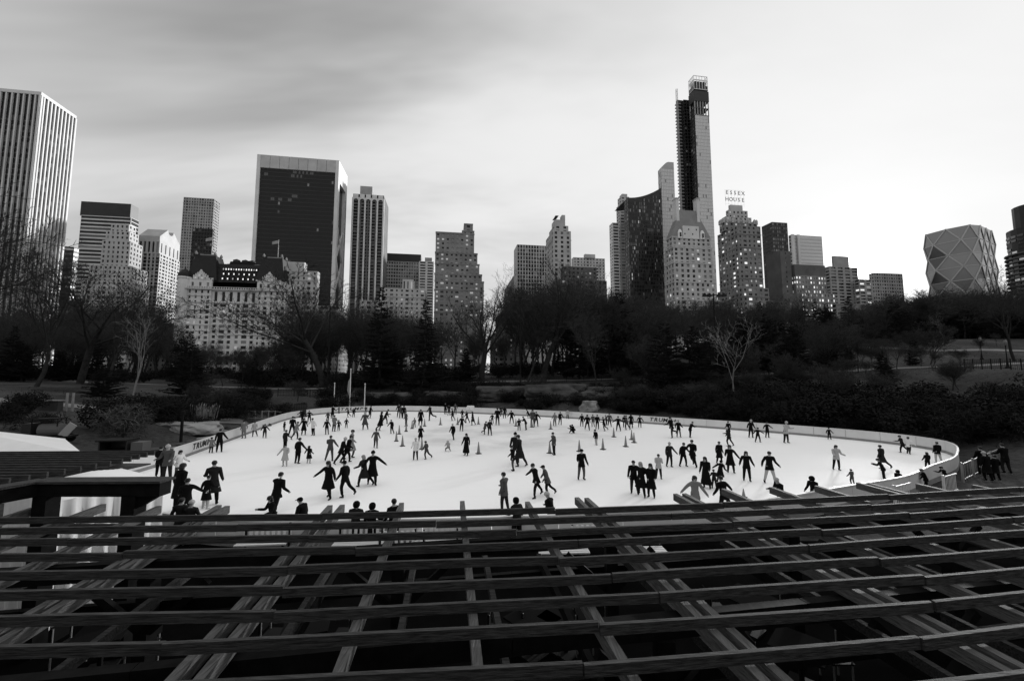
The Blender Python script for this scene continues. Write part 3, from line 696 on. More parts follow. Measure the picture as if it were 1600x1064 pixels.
# -- supertall under construction
def supertall():
    rc, z = rect(1078, 1086, 1108, 180, 380, 'L'); A, B, C, D = rc; c = A
    T = thing('skyscraper', 'very tall skyscraper under construction with bare crown, scaffold and hoist', 'skyscraper', (c.x, c.y, 6))
    wb = MB(); gb = MB()
    gl = S(1.5, 3.6, .9, .9, .08, [('glass_light', .955), ('glass_curtain', .04), ('glass_mid', .005)])
    facade(wb, gb, A, B, 5, z, gl, 'granite_pink', 1); facade(wb, gb, B, C, 5, z, gl, 'granite_pink', 2)
    facade(wb, gb, D, A, 5, z+8, S(3, 3.6, .8, .7, .3, D_DARK), 'dark_panel', 3); plain(wb, C, D, 5, z, 'dark_panel')
    # dark unclad core to the left
    rc2, z2 = rect(1064, 1068, 1086, 156, 392, 'L'); a2, b2, c2, d2 = rc2
    facade(wb, gb, a2, b2, 5, z2, S(3, 3.6, .75, .75, 1.0, D_DARK), 'dark_panel', 5); facade(wb, gb, d2, a2, 5, z2, S(3, 3.6, .7, .7, .5, D_DARK), 'dark_panel', 6); plain(wb, b2, c2, 5, z2, 'dark_panel'); plain(wb, c2, d2, 5, z2, 'dark_panel')
    wb.face([(p.x, p.y, z2) for p in rc2], 'dark_panel')
    rc3, z3 = rect(1054, 1057, 1068, 153, 396, 'L'); a3, b3, c3, d3 = rc3
    for k in range(int((z3-8)/3.6)):      # bare floor slabs with edge shadows
        zf = 6+k*3.6; wb.hexa([(p.x, p.y, zf) for p in rc3]+[(p.x, p.y, zf+.9) for p in rc3], 'concrete')
    m3 = [p*.75+sum(rc3, Vector((0,0)))/4*.25 for p in rc3]; wb.hexa([(p.x, p.y, 5) for p in m3]+[(p.x, p.y, z3-2) for p in m3], 'dark_panel')
    # unfinished top floors over the glass
    zt = at(1086, 150, 381).z
    k = 0; zf = z
    while zf < zt:
        wb.hexa([(p.x, p.y, zf) for p in rc]+[(p.x, p.y, zf+.8) for p in rc], 'dark_panel'); zf += 7.5
    for i in range(6):
        for o in (.5, (C-B).length-.5):
            p = A+FD*((B-A).length*i/5*.96+.5)+SD*o; wb.tube((p.x, p.y, z), (p.x, p.y, zt), .6, .6, 6, 'concrete')
    cc = sum(rc, Vector((0,0)))/4; sh = [cc+(p-cc)*1.06 for p in rc]
    wb.hexa([(p.x, p.y, zt-6) for p in sh]+[(p.x, p.y, zt+5) for p in sh], 'dark_panel')
    sh = [cc+(p-cc)*1.0 for p in rc]; wb.hexa([(p.x, p.y, zt+6) for p in sh]+[(p.x, p.y, zt+11) for p in sh], 'dark_panel')
    sh = [cc+(p-cc)*.8 for p in rc]; wb.hexa([(p.x, p.y, zt+5) for p in sh]+[(p.x, p.y, zt+16) for p in sh], 'dark_panel')
    wb.build('wall', T); gb.build('windows', T, 'stuff')
    # crown scaffold frame
    mb = MB(); z5 = zt+16; z6 = at(1100, 124, 385).z; sh = [cc+(p-cc)*.98 for p in rc]
    for i in range(4):
        p, q = sh[i], sh[(i+1) % 4]
        for zz_ in (z5-9, (z5+z6)/2-2, z6-4, z6): mb.beam((p.x, p.y, zz_), (q.x, q.y, zz_), .45, .45, 'white_trim')
        for k in range(5):
            r_ = p+(q-p)*k/5; mb.beam((r_.x, r_.y, z5-9), (r_.x, r_.y, z6), .4, .4, 'white_trim'); r2 = p+(q-p)*(k+1)/5
            mb.beam((r_.x, r_.y, z5-2), (r2.x, r2.y, z6-4), .3, .3, 'white_trim')
    mb.build('crown_scaffold', T)
    # hoist mast along the core
    p = a3-FD*1.0-SD*1.5; mb = MB()
    for s in ((0, 0), (1.4, 0), (0, 1.4), (1.4, 1.4)): mb.beam((p.x+s[0], p.y+s[1], 30), (p.x+s[0], p.y+s[1], z3+9), .25, .25, 'steel')
    for k in range(60): z0 = 30+k*(z3-21)/60; mb.beam((p.x, p.y, z0), (p.x+1.4, p.y, z0+4), .2, .2, 'steel')
    mb.build('hoist_mast', T)
    for q in list(T.children): q.matrix_parent_inverse = Matrix.Translation((-c.x, -c.y, -6))
supertall()
def curved_cap(T, rcs, wb, gb):
    P, z = rcs[0]; A, B, C, D = P; w = (B-A).length; n = 10
    for i in range(n):
        h0 = 7*math.sin(min(1, i/n*1.6)*math.pi/2); h1 = 7*math.sin(min(1, (i+1)/n*1.6)*math.pi/2); a = A+FD*w*i/n; b = A+FD*w*(i+1)/n; dd = D-A
        wb.face([(a.x, a.y, z), (b.x, b.y, z), (b.x, b.y, z+h1), (a.x, a.y, z+h0)], 'granite_pink')
        wb.face([(a.x, a.y, z+h0), (b.x, b.y, z+h1), (b.x+dd.x, b.y+dd.y, z+h1), (a.x+dd.x, a.y+dd.y, z+h0)], 'granite_pink')
    plain(wb, B, C, z, z+7, 'granite_pink')
tower('apartment_tower', 'pale glass podium tower with rounded shoulder, left wing of the supertall skyscraper', 'tower', [(1028, 1033, 1053, 263, 372, 'L', None, S(1.6, 3.6, .85, .85, .08, [('glass_light', .95), ('glass_curtain', .05)]), S(1.6, 3.6, .85, .85, .08, [('glass_light', .8), ('glass_curtain', .2)]))], 95, 'granite_pink', extra=curved_cap)

# -- chateau-roofed apartment house in front of the supertall
def chateau():
    st = S(4.6, 3.9, .46, .56, .6, [('glass_dark', .5), ('glass_mid', .1), ('glass_curtain', .3), ('window_dim', .08), ('window_lit', .02)])
    T0 = []
    def ex(T, rcs, wb, gb):
        P, z = rcs[0]; A, B, C, D = P; w = (B-A).length; dp = (C-B).length; cc = sum(P, Vector((0,0)))/4
        zt = at(1075, 325, 322).z; m = (A+B)/2
        rb = MB(); tp = [A+FD*w*.27+SD*dp*.3, A+FD*w*.70+SD*dp*.3, A+FD*w*.70+SD*dp*.75, A+FD*w*.27+SD*dp*.75]
        e = [cc+(p-cc)*1.03 for p in P]; rb.hexa([(p.x, p.y, z) for p in e]+[(p.x, p.y, zt) for p in tp], 'copper_roof'); rb.build('roof', T)
        mb = MB(); fa = [A+FD*w*.28-SD*.4, A+FD*w*.70-SD*.4, A+FD*w*.70+SD*7, A+FD*w*.28+SD*7]; zg = z+ (zt-z)*.40
        mb.hexa([(p.x, p.y, z-1) for p in fa]+[(p.x, p.y, zg) for p in fa], 'limestone_light')
        g = mb.build('gable', T)
        for k in range(4):
            q = A+FD*w*(.33+.1*k)-SD*.46; mb = MB(); mb.box((q.x, q.y, z+3+(k % 2)*4), (.9, .1, 1.2), 'glass_dark', GA); mb.build('window', g)
        for u in (.2, .78):
            q = A+FD*w*u-SD*.5; mb = MB(); mb.lathe((q.x, q.y, z-1), [(1.9, 0), (1.9, 5), (1.4, 6.6), (.4, 7.6)], 8, 'white_trim', 1, .5); d_ = mb.build('dormer', T)
            mb = MB(); q = q-SD*.95; mb.box((q.x, q.y, z+1.8), (1.5, .2, 3.6), 'glass_dark', GA); mb.build('window', d_)
        for u, hh in ((.20, 9), (.745, 10)):
            q = A+FD*w*u+SD*dp*.45; mb = MB(); mb.box((q.x, q.y, (z+zt+hh)/2), (2.6, 5, zt+hh-z), 'limestone_light', GA); mb.box((q.x, q.y, zt+hh+.5), (3.2, 5.6, 1.0), 'limestone', GA); mb.build('chimney', T)
    # terraces stepping down the front
    tower('apartment_tower', 'pale apartment house with steep chateau roof, tall chimneys and stepped terraces', 'tower',
      [(1041, 1050, 1110, 370, 322, 'L'), (1040, 1052, 1112, 386, 318, 'L'), (1040, 1053, 1114, 410, 314, 'L'), (1040, 1054, 1118, 440, 310, 'L'), (1040, 1056, 1124, 468, 306, 'L')], 101, 'limestone', st, extra=ex, cornice=.5)
chateau()
def rooftop_sign(T, rcs, wb, gb):
    P, z = rcs[0]; Y = (P[0].y+P[1].y)/2
    for txt, py in (('ESSEX', 302), ('HOUSE', 312.5)):
        c0 = at(1148.5, py, Y)
        for k, ch in enumerate(txt):
            o = link('sign_letter', text_mesh(ch, 5.0, 'concrete', 0, .15, .0), T); q = Vector((c0.x, c0.y))+FD*(k-2)*3.9
            o.location = (q.x, q.y, c0.z); o.rotation_euler = (R(90), 0, GA)
    mb = MB(); cz = at(1148.5, 297, Y).z; c0 = at(1148.5, 307, Y)
    for k in range(-3, 4):
        q = Vector((c0.x, c0.y))+FD*k*3.0+SD*.6; mb.beam((q.x, q.y, z-1), (q.x, q.y, cz), .07, .07, 'steel')
    for zz_ in (z+1, (z+cz)/2, cz):
        a = Vector((c0.x, c0.y))-FD*9.2+SD*.6; b = Vector((c0.x, c0.y))+FD*9.2+SD*.6; mb.beam((a.x, a.y, zz_), (b.x, b.y, zz_), .06, .06, 'steel')
    mb.build('sign_frame', T)
    P, z1 = rcs[3]; cc = sum(P, Vector((0,0)))/4; mb = MB()
    for i in range(4):
        A, B = P[i], P[(i+1) % 4]
        for k in range(6): q = A+(B-A)*(k+.5)/6; mb.lathe((q.x, q.y, z1-1), [(1.1, 0), (1.1, 3), (.3, 4.4)], 5, 'limestone')
    mb.build('pinnacle', T, 'stuff')
tower('hotel_tower', 'stepped brick hotel tower carrying the two line rooftop letters', 'hotel',
      [(1138, 1141, 1160, 320, 338, 'L', 'limestone', BLANK, BLANK), (1134, 1138, 1168, 328, 336, 'L', 'limestone', S(4, 4, .4, .5)), (1128, 1134, 1174, 338, 333, 'L', 'limestone'), (1124, 1132, 1183, 346, 329, 'L'),
       (1121, 1152, 1188, 352, 318, 'L'), (1121, 1154, 1192, 447, 316, 'L'), (1121, 1160, 1201, 449, 300, 'L')], 111, 'brick_mid', S(4.2, 3.6, .45, .48, .4, D_LIT), extra=rooftop_sign)
tower('office_tower', 'dark glass office tower with black left flank right of the lettered hotel', 'tower', [(1190, 1206, 1230, 347, 390, 'L', 'dark_panel', S(2.5, 3.9, .8, .62, .2, [('glass_mid', .6), ('glass_dark', .3), ('glass_curtain', .1)]), S(3, 3.9, .7, .3, .2, D_DARK))], 113)
tower('apartment_tower', 'dark brown brick tower almost without windows before the dark glass one', 'tower', [(1197, 1219, 1235, 392, 330, 'L', None, S(8, 4, .12, .4, .3), BLANK)], 115, 'brick_dark')
def fins(T, rcs, wb, gb):
    P, z = rcs[0]; A, B = P[0], P[1]; w = (B-A).length
    for u in (.02, .2):
        mb = MB(); q = A+FD*w*u-SD*.9; mb.box((q.x, q.y, (z+5)/2), (w*.07, 1.6, z-5), 'limestone_light', GA); mb.build('pier', T)
tower('office_tower', 'pale banded glass office tower with two tall dark slots on its left', 'tower', [(1232, 1236, 1284, 367, 430, 'L', None, S(0, 3.9, 1, .6, .2, [('glass_light', 1)]), S(3, 3.9, .8, .8, .2, D_DARK))], 117, 'steel', extra=fins)
tower('hotel_tower', 'brick hotel with paired lit windows in strict rows left of the low sun', 'hotel',
      [(1228, 1241, 1289, 413, 330, 'L', 'brick_dark', BLANK, BLANK), (1229, 1243, 1291, 430, 330, 'L', None, S(2.6, 3.8, .5, .5, .35, D_VLIT)), (1230, 1252, 1305, 457, 310, 'L', None, S(2.6, 3.8, .5, .5, .35, D_VLIT), BLANK)], 119, 'brick_mid')
tower('apartment_tower', 'banded residential tower directly left of the setting sun', 'tower', [(1299, 1302, 1326, 400, 420, 'L', None, BLANK, BLANK), (1288, 1296, 1340, 416, 415, 'L', None, S(9, 3.4, .7, .55, .8, D_APT))], 121, 'concrete')
tower('apartment_tower', 'balcony tower standing right under the setting sun', 'tower', [(1334, 1342, 1362, 436, 410, 'L', None, S(7, 3.3, .75, .5, 1.0, D_LIT))], 123, 'concrete')
tower('office_tower', 'flat topped grey office block just right of the setting sun', 'tower', [(1357, 1365, 1410, 426, 440, 'L', None, S(3.2, 3.9, .5, .5, .3, D_DARK))], 125, 'concrete')
tower('apartment_building', 'long low banded apartment block below the sun seen over the trees', 'building', [(1300, 1307, 1392, 474, 300, 'L', None, S(0, 3.4, 1, .5, .6, D_APT)), (1300, 1307, 1474, 486, 296, 'L', None, S(12, 3.4, .85, .5, .6, D_LIT))], 127, 'brick_mid')

# -- faceted diagrid tower
def diagrid():
    Y = 430; C = at(1500, 400, Y); T = thing('office_tower', 'faceted diamond grid glass tower standing alone at right', 'tower', (C.x, C.y, 6))
    fh = [at(1500, p, Y).z for p in (485, 465, 445, 425, 406, 386, 366)]    # node levels
    hw = (at(1553, 400, Y).x-at(1453, 400, Y).x)/2*.94; hd = hw*.62
    # ring of nodes per level: corners are pulled in on alternate levels
    def ring(i):
        o = []; n = 4; ins = hw*.12 if i % 2 else 0
        base = []
        for k in range(n): base.append((-hw+2*hw*(k+(.5 if i % 2 else 0))/n, -hd))
        for k in range(2): base.append((hw, -hd+2*hd*(k+(.5 if i % 2 else 0))/2))
        for k in range(n): base.append((hw-2*hw*(k+(.5 if i % 2 else 0))/n, hd))
        for k in range(2): base.append((-hw, hd-2*hd*(k+(.5 if i % 2 else 0))/2))
        for (x, y) in base:
            corner = abs(abs(x)-hw) < 1e-3 and abs(abs(y)-hd) < 1e-3
            if corner: x *= .90; y *= .80
            ca, sa = math.cos(GA+R(18)), math.sin(GA+R(18)); o.append((C.x+x*ca-y*sa, C.y+x*sa+y*ca, fh[i]))
        return o
    n = 12; rings = [ring(i) for i in range(7)]; bars = MB()
    for i in range(6):
        a, b = rings[i], rings[i+1]
        for k in range(n):
            if i % 2 == 0: t1 = (a[k], a[(k+1) % n], b[k]); t2 = (b[k], a[(k+1) % n], b[(k+1) % n])
            else: t1 = (a[k], b[(k+1) % n], b[k]); t2 = (a[k], a[(k+1) % n], b[(k+1) % n])
            for t_ in (t1, t2):
                gp = 'glass_pane_blue' if rnd.random() < .7 else 'glass_mid'; mb = MB(); P = [Vector(q) for q in t_]; nrm = (P[1]-P[0]).cross(P[2]-P[0]).normalized(); cen = sum(P, Vector())/3
                if nrm.dot(cen-Vector((C.x, C.y, cen.z))) < 0: P = [P[0], P[2], P[1]]; nrm = -nrm
                Q = [p-nrm*.4 for p in P]; cut = (i == 3 and False)
                mb.face(P, gp); mb.face(list(reversed(Q)), gp)
                for e in range(3): mb.face([P[e], Q[e], Q[(e+1) % 3], P[(e+1) % 3]], gp)
                mb.build('pane', T)
            e1, e2 = (a[k], b[k]) , ((b[k], a[(k+1) % n]) if i % 2 == 0 else (a[k], b[(k+1) % n]))
            for p, q in (e1, e2): bars.beam(p, q, 1.1, 1.1, 'steel')
            bars.beam(a[k], a[(k+1) % n], .6, .6, 'steel')
    bars.build('diagrid_frame', T)
    mb = MB(); mb.face(rings[6], 'dark_panel'); 
    for k in range(n): mb.face([rings[0][k], rings[0][(k+1) % n], (*rings[0][(k+1) % n][:2], 5), (*rings[0][k][:2], 5)], 'dark_panel')
    mb.build('roof', T)
    for q in list(T.children): q.matrix_parent_inverse = Matrix.Translation((-C.x, -C.y, -6))
mat('glass_pane_blue', .17, .15, spec=1.0)
diagrid()
# -- rounded balcony tower at the right edge
def round_tower():
    T0 = at(1612, 322, 330); T = thing('apartment_tower', 'dark tower of curved balconies cut by the right picture edge', 'tower', (T0.x, T0.y, 6))
    z = T0.z; rad = (at(1640, 400, 330).x-at(1574, 400, 330).x)*.5
    mb = MB(); mb.lathe((0, 0, 0), [(rad*.86, -1), (rad*.86, z-26)], 20, 'dark_panel'); mb.lathe((0, 0, z-26), [(rad*.62, 0), (rad*.62, 20)], 16, 'dark_panel'); mb.build('wall', T)
    for k in range(int((z-28)/3.4)):
        mb = MB(); rr_ = rad*(1.0 if k*3.4 < z-45 else .84); mb.lathe((0, 0, k*3.4), [(rr_, 0), (rr_, 1.1)], 20, 'brick_dark'); mb.build('balcony', T)
    r = random.Random(4); gb = MB()
    for k in range(int((z-28)/3.4)):
        for i in range(20):
            if r.random() < .75:
                t0 = 2*math.pi*i/20; t1 = 2*math.pi*(i+.8)/20; q = rad*.88; gb.face([(q*math.cos(t0), q*math.sin(t0), k*3.4+1.2), (q*math.cos(t1), q*math.sin(t1), k*3.4+1.2), (q*math.cos(t1), q*math.sin(t1), k*3.4+3.2), (q*math.cos(t0), q*math.sin(t0), k*3.4+3.2)], pick([('glass_mid', .5), ('glass_curtain', .3), ('window_dim', .2)], r))
    gb.build('windows', T, 'stuff')
round_tower()
# low buildings that close the view between and behind the towers
for i, (pl, pc, pr, py, Y, sd_, wl, lb) in enumerate([
    (96, 128, 134, 470, 330, 'R', 'brick_dark', 'dark brick block low between marble tower and stepped tower'),
    (236, 272, 279, 505, 330, 'R', 'brick_dark', 'low dark block filling the gap left of the hotel'),
    (498, 524, 552, 478, 320, 'R', 'brick_mid', 'low brick block at the foot of the black glass slab'),
    (562, 600, 606, 470, 300, 'R', 'limestone', 'low pale block at the foot of the arched balcony tower'),
    (820, 826, 905, 470, 270, 'L', 'limestone', 'low pale block behind the twin trunked tree'),
    (905, 912, 1040, 475, 290, 'L', 'brick_dark', 'low dark row of buildings below the curved glass tower'),
    (1122, 1128, 1215, 492, 262, 'L', 'brick_dark', 'low dark block below the lettered hotel'),
    (1196, 1202, 1240, 470, 300, 'L', 'brick_dark', 'low dark block left of the paired window hotel'),
    (1466, 1474, 1600, 470, 280, 'L', 'brick_dark', 'dark low building on the rise below the faceted tower')]):
    tower('apartment_building', lb, 'building', [(pl, pc, pr, py, Y, sd_)], 200+i, wl, S(4.2, 3.7, .42, .5, .4, D_APT))
PEOPLE = [
 (-24.33, 43.19, 1.0, 'st', 'dn dn', 0, 170, 'K', 'M', 0, 'k', 'small child in dark hood with pale trousers, left of the broad man in black'),
 (-22.15, 40.74, 1.76, 'wi', 'dn dn', 0, 10, 'K', 'K', 0, 'b', 'broad man in black coat, legs apart, at the left end of the far left crowd'),
 (-20.26, 37.89, 1.61, 'gl', 'dn hd', 12, -80, 'M', 'D', 0, 'h', 'child in grey jacket leaning forward right in front of the broad man in black'),
 (-20.9, 40.59, 1.66, 'st', 'dn hd', 0, 200, 'K', 'D', 1, 'l', 'slim person in knee length black coat holding hands with the pale jacket skater'),
 (-19.87, 40.36, 1.69, 'st', 'ot ot', 0, 175, 'W', 'K', 0, 'h', 'skater in pale jacket and black trousers with both arms stretched out to neighbours'),
 (-18.77, 40.97, 1.51, 'st', 'hd dn', 0, 185, 'K', 'G', 0, 'l', 'skater in black top with grey waistband at right end of hand holding row of three'),
 (-19.0, 43.19, 1.69, 'st', 'dn dn', 0, 5, 'M', 'K', 0, 'h', 'skater in light grey jacket and black trousers seen from behind in far left crowd'),
 (-18.78, 43.8, 1.1, 'st', 'ol dn', 0, 190, 'K', 'K', 0, 'b', 'small dark child right beside the skater in light grey jacket'),
 (-18.85, 45.95, 1.05, 'st', 'dn dn', 0, 0, 'D', 'G', 0, 'b', 'lone small child in dark coat just right of the far left crowd'),
 (-25.85, 51.44, 1.48, 'wi', 'ot ot', 0, 180, 'K', 'K', 0, 'h', 'far dark skater with both arms out, right of the barred gate in the left boards'),
 (-27.07, 52.07, 1.53, 'st', 'ot ot', 15, 170, 'K', 'K', 0, 'h', 'far dark skater with arms spread leaning beside the barred gate'),
 (-23.77, 52.07, 1.19, 'st', 'dn dn', 0, 0, 'K', 'D', 0, 'h', 'far skater in black standing left of the tallest dark skater by the left boards'),
 (-25.01, 56.15, 1.7, 'st', 'dn dn', 0, 0, 'K', 'K', 1, 'b', 'tall far skater in long black coat below the left flagpole'),
 (-27.11, 63.09, 1.12, 'st', 'dn dn', 0, 90, 'K', 'K', 0, 'h', 'tiny dark skater against the far boards between left and middle flagpoles'),
 (-23.44, 57.66, 1.24, 'gl', 'dn dn', 5, 90, 'K', 'D', 0, 'h', 'tiny dark skater in front of the far lettered board, below the middle flagpole'),
 (-22.64, 57.66, 1.21, 'st', 'dn dn', 0, 0, 'K', 'K', 0, 'h', 'tiny dark skater under the right half of the far left lettering'),
 (-16.22, 44.53, 1.89, 'wi', 'dn dn', 0, 180, 'G', 'D', 1, 'k', 'skater in flared dark grey coat standing alone below the right flagpole'),
 (-23.47, 64.62, 1.0, 'st', 'dn dn', 0, 0, 'K', 'K', 0, 'h', 'tiny dark skater against the boards right behind the right flagpole foot'),
 (-19.79, 56.15, 1.73, 'gl', 'dn ot', 8, -70, 'K', 'K', 0, 'h', 'dark skater reaching one arm right just right of the right flagpole'),
 (-14.18, 43.62, 2.0, 'gl', 'dn dn', 5, -70, 'K', 'G', 1, 'l', 'skater in black top and grey skirt beside a leaning partner left of the cones'),
 (-15.6, 49.66, 1.74, 'sd', 'dn ol', 22, -75, 'K', 'D', 0, 'h', 'dark skater leaning forward with arm trailing right of the grey skirt skater'),
 (-12.36, 41.53, 1.41, 'wi', 'ol ol', 8, 150, 'K', 'D', 0, 'h', 'thin dark skater with legs spread like an A left of the orange cones'),
 (-16.18, 57.66, 1.86, 'st', 'dn dn', 0, 0, 'K', 'D', 0, 'h', 'dark skater at left of a trio by the far boards, left of the cone circle'),
 (-15.5, 56.15, 1.73, 'st', 'dn dn', 0, 20, 'G', 'D', 0, 'h', 'grey skater in the middle of a far trio left of the cone circle'),
 (-15.07, 56.15, 1.73, 'st', 'dn dn', 0, 180, 'K', 'K', 0, 'l', 'black clad skater at right of a far trio left of the cone circle'),
 (-12.45, 47.47, 1.69, 'st', 'dn dn', 4, 90, 'G', 'G', 0, 'h', 'skater all in grey standing by a cone at the left of the circle'),
 (-11.22, 46.44, 1.04, 'st', 'ol dn', 0, 60, 'M', 'D', 0, 'b', 'small child in grey next to a cone at the back left of the circle'),
 (-10.94, 48.32, 1.85, 'st', 'dn dn', 0, 180, 'K', 'K', 1, 'l', 'skater in long black coat at the back left of the cone circle'),
 (-10.81, 53.36, 2.0, 'kk', 'ot dn', 6, 80, 'D', 'K', 0, 'h', 'far dark skater kicking one leg with an arm out, right of middle left boards'),
 (-18.45, 32.99, 1.51, 'st', 'dn dn', 0, 0, 'D', 'K', 0, 'h', 'adult in dark jacket standing behind the child in the pale coat'),
 (-14.99, 26.89, 1.41, 'st', 'dn hd', 0, 180, 'L', 'L', 1, 'b', 'little girl in pale coat and pale tights holding the hand of a man in black'),
 (-14.6, 27.74, 1.68, 'st', 'hd hd', 0, 0, 'K', 'K', 0, 'h', 'man all in black seen from behind holding hands with a child on each side'),
 (-13.89, 27.81, 1.15, 'st', 'hd dn', 0, 10, 'K', 'L', 1, 'l', "little girl in black coat with pale legs holding the black clad man's hand"),
 (-12.79, 28.58, 1.71, 'wi', 'fr ol', 0, 10, 'G', 'G', 0, 'h', 'man in grey sweater and grey jeans, legs apart, hands in front'),
 (-11.58, 27.57, 1.71, 'sd', 'hd dn', 14, -60, 'K', 'K', 0, 'w', 'woman in white hat and dark vest bending as she strides beside two others'),
 (-11.32, 27.92, 1.79, 'sd', 'dn dn', 14, -60, 'K', 'K', 0, 'h', 'lean man in black striding between the white hat woman and the pale coat skater'),
 (-11.67, 29.42, 2.0, 'gl', 'dn dn', 4, -60, 'M', 'G', 1, 'h', 'tall skater in pale grey coat behind the striding man in black'),
 (-11.26, 33.5, 1.5, 'st', 'ol dn', 0, 5, 'G', 'K', 0, 'h', 'child in grey hooded jacket and black trousers skating alone left of centre'),
 (-8.95, 19.95, 1.78, 'gl', 'hd ot', 4, 160, 'K', 'K', 1, 'L', 'woman with long dark hair and black coat, arms spread, largest couple at left centre'),
 (-8.3, 20.32, 1.71, 'gl', 'dn hd', 4, 60, 'K', 'K', 0, 'c', 'man in flat cap and black jacket holding the hand of the long haired woman'),
 (-8.02, 22.15, 1.62, 'sd', 'dn dn', 6, 70, 'D', 'K', 1, 'l', 'fair haired woman in dark grey coat striding in front of her friend in black'),
 (-7.65, 22.37, 1.81, 'gl', 'ot hd', 4, 200, 'K', 'K', 1, 'b', 'woman in black coat with one arm flung out right, behind the fair haired woman'),
 (-10.13, 17.61, 1.74, 'sd', 'fr dn', 14, -20, 'K', 'K', 0, 'h', 'man in dark hooded coat striding just above the pergola edge at left'),
 (-6.84, 28.84, 1.51, 'st', 'dn dn', 0, 180, 'W', 'K', 0, 'w', 'skater in white jacket and black trousers left of the cone circle'),
 (-6.16, 29.23, 1.23, 'gl', 'ol dn', 6, 60, 'G', 'D', 0, 'h', 'child in grey jacket skating right of the white jacket skater'),
 (-8.33, 36.92, 1.35, 'st', 'dn dn', 0, 180, 'K', 'K', 1, 'l', 'skater in long black coat standing inside the left edge of the cone circle'),
 (-10.24, 61.82, 1.74, 'st', 'dn dn', 0, 0, 'K', 'D', 0, 'h', 'dark skater at left of the small crowd by the far middle boards'),
 (-9.39, 60.09, 1.52, 'st', 'dn dn', 5, 20, 'K', 'K', 0, 'h', 'black clad skater in the small crowd by the far middle boards'),
 (-8.7, 61.82, 1.65, 'st', 'dn dn', 0, 0, 'G', 'D', 0, 'h', 'grey clad skater at right of the small crowd by the far middle boards'),
 (-7.86, 53.36, 1.57, 'gl', 'dn dn', 5, 80, 'D', 'K', 0, 'b', 'dark skater gliding just in front of the small crowd by the far boards'),
 (-6.92, 56.15, 1.18, 'st', 'dn dn', 0, 0, 'K', 'K', 0, 'h', 'dark skater right behind another whose elbows stick out, back of the circle'),
 (-5.4, 43.45, 1.54, 'st', 'pk pk', 0, 0, 'K', 'K', 0, 'h', 'dark skater with elbows sticking out at the back of the cone circle'),
 (-5.66, 50.83, 1.42, 'gl', 'ol dn', 6, 60, 'K', 'K', 0, 'h', 'dark skater left of the fluffy coat skater at the back of the circle'),
 (-4.71, 48.54, 1.59, 'gl', 'dn ol', 5, 70, 'D', 'G', 1, 'l', 'skater in dark top and grey skirt gliding at the back of the circle'),
 (-5.49, 37.69, 1.45, 'gl', 'dn dn', 6, 150, 'K', 'K', 0, 'w', 'slim skater with pale hair and black clothes inside the cone circle'),
 (-2.47, 50.24, 1.17, 'st', 'dn ol', 0, 180, 'K', 'K', 0, 'h', 'small dark skater behind the pair in the middle of the circle'),
 (-2.23, 40.36, 1.55, 'st', 'fr dn', 0, 180, 'D', 'K', 0, 'h', 'man in black with dark grey top at right of the pair in mid circle'),
 (-2.76, 40.9, 1.29, 'kk', 'dn dn', 14, -70, 'G', 'D', 0, 'h', 'child in grey kicking back beside a man in mid circle'),
 (-1.76, 48.54, 2.0, 'st', 'dn dn', 0, 0, 'K', 'G', 0, 'h', 'tall dark skater standing by a cone at the back right of the circle'),
 (-1.61, 59.25, 1.41, 'st', 'dn dn', 0, 0, 'K', 'K', 0, 'h', 'black clad skater at left of the dark pair against the far boards'),
 (-1.02, 56.15, 1.57, 'st', 'dn dn', 0, 0, 'K', 'D', 0, 'l', 'black clad skater at right of the dark pair against the far boards'),
 (-0.04, 50.24, 1.59, 'wi', 'ol ol', 20, 180, 'K', 'D', 0, 'h', 'dark skater bending forward with legs apart right of the dark pair'),
 (0.76, 44.07, 1.23, 'st', 'dn dn', 0, 0, 'D', 'G', 0, 'h', 'small skater in dark grey with pale trousers beside a cone, back right of the circle'),
 (1.52, 44.34, 1.45, 'st', 'fr fr', 25, 90, 'K', 'K', 0, 'h', 'dark skater hunched far forward between two standing ones, back right of circle'),
 (2.32, 56.15, 1.18, 'gl', 'dn dn', 25, 85, 'K', 'K', 0, 'h', 'dark skater bending low near the far boards, behind the hunched one'),
 (2.4, 46.95, 1.97, 'st', 'dn dn', 0, 180, 'G', 'G', 0, 'l', 'skater in grey behind a cone at the right back of the circle'),
 (2.83, 47.26, 1.7, 'gl', 'ol dn', 0, 170, 'K', 'K', 0, 'h', 'dark skater with one arm out right of the skater in grey'),
 (5.06, 47.78, 1.5, 'st', 'dn dn', 0, 180, 'M', 'D', 0, 'h', 'skater in pale striped top beside one in black, right of the circle'),
 (5.84, 48.87, 1.53, 'st', 'ol dn', 0, 180, 'K', 'G', 0, 'h', 'skater in black top and grey trousers left of the pale figure by the boards'),
 (7.65, 55.43, 1.29, 'st', 'dn dn', 0, 0, 'L', 'D', 0, 'b', 'skater in pale jacket against the far boards left of the boulder'),
 (-5.05, 32.26, 0.8, 'sq', 'fr fr', 20, 150, 'L', 'M', 0, 'k', 'child in pale hooded suit squatting on the ice in the cone circle'),
 (-3.43, 30.45, 1.6, 'st', 'dn dn', 0, 150, 'K', 'K', 2, 'l', 'woman in ankle length black coat at the front of the cone circle'),
 (0.23, 27.92, 2.0, 'st', 'dn dn', 0, 0, 'D', 'D', 0, 'b', 'tall skater at the back of the tight trio in mid rink'),
 (0.52, 26.89, 2.0, 'gl', 'dn dn', 6, 80, 'D', 'D', 1, 'h', 'skater in long dark grey coat at right of the tight trio in mid rink'),
 (0.06, 25.63, 1.55, 'st', 'ol dn', 6, 100, 'K', 'G', 0, 'h', 'shorter person in black jacket with one arm out at the front of the tight trio'),
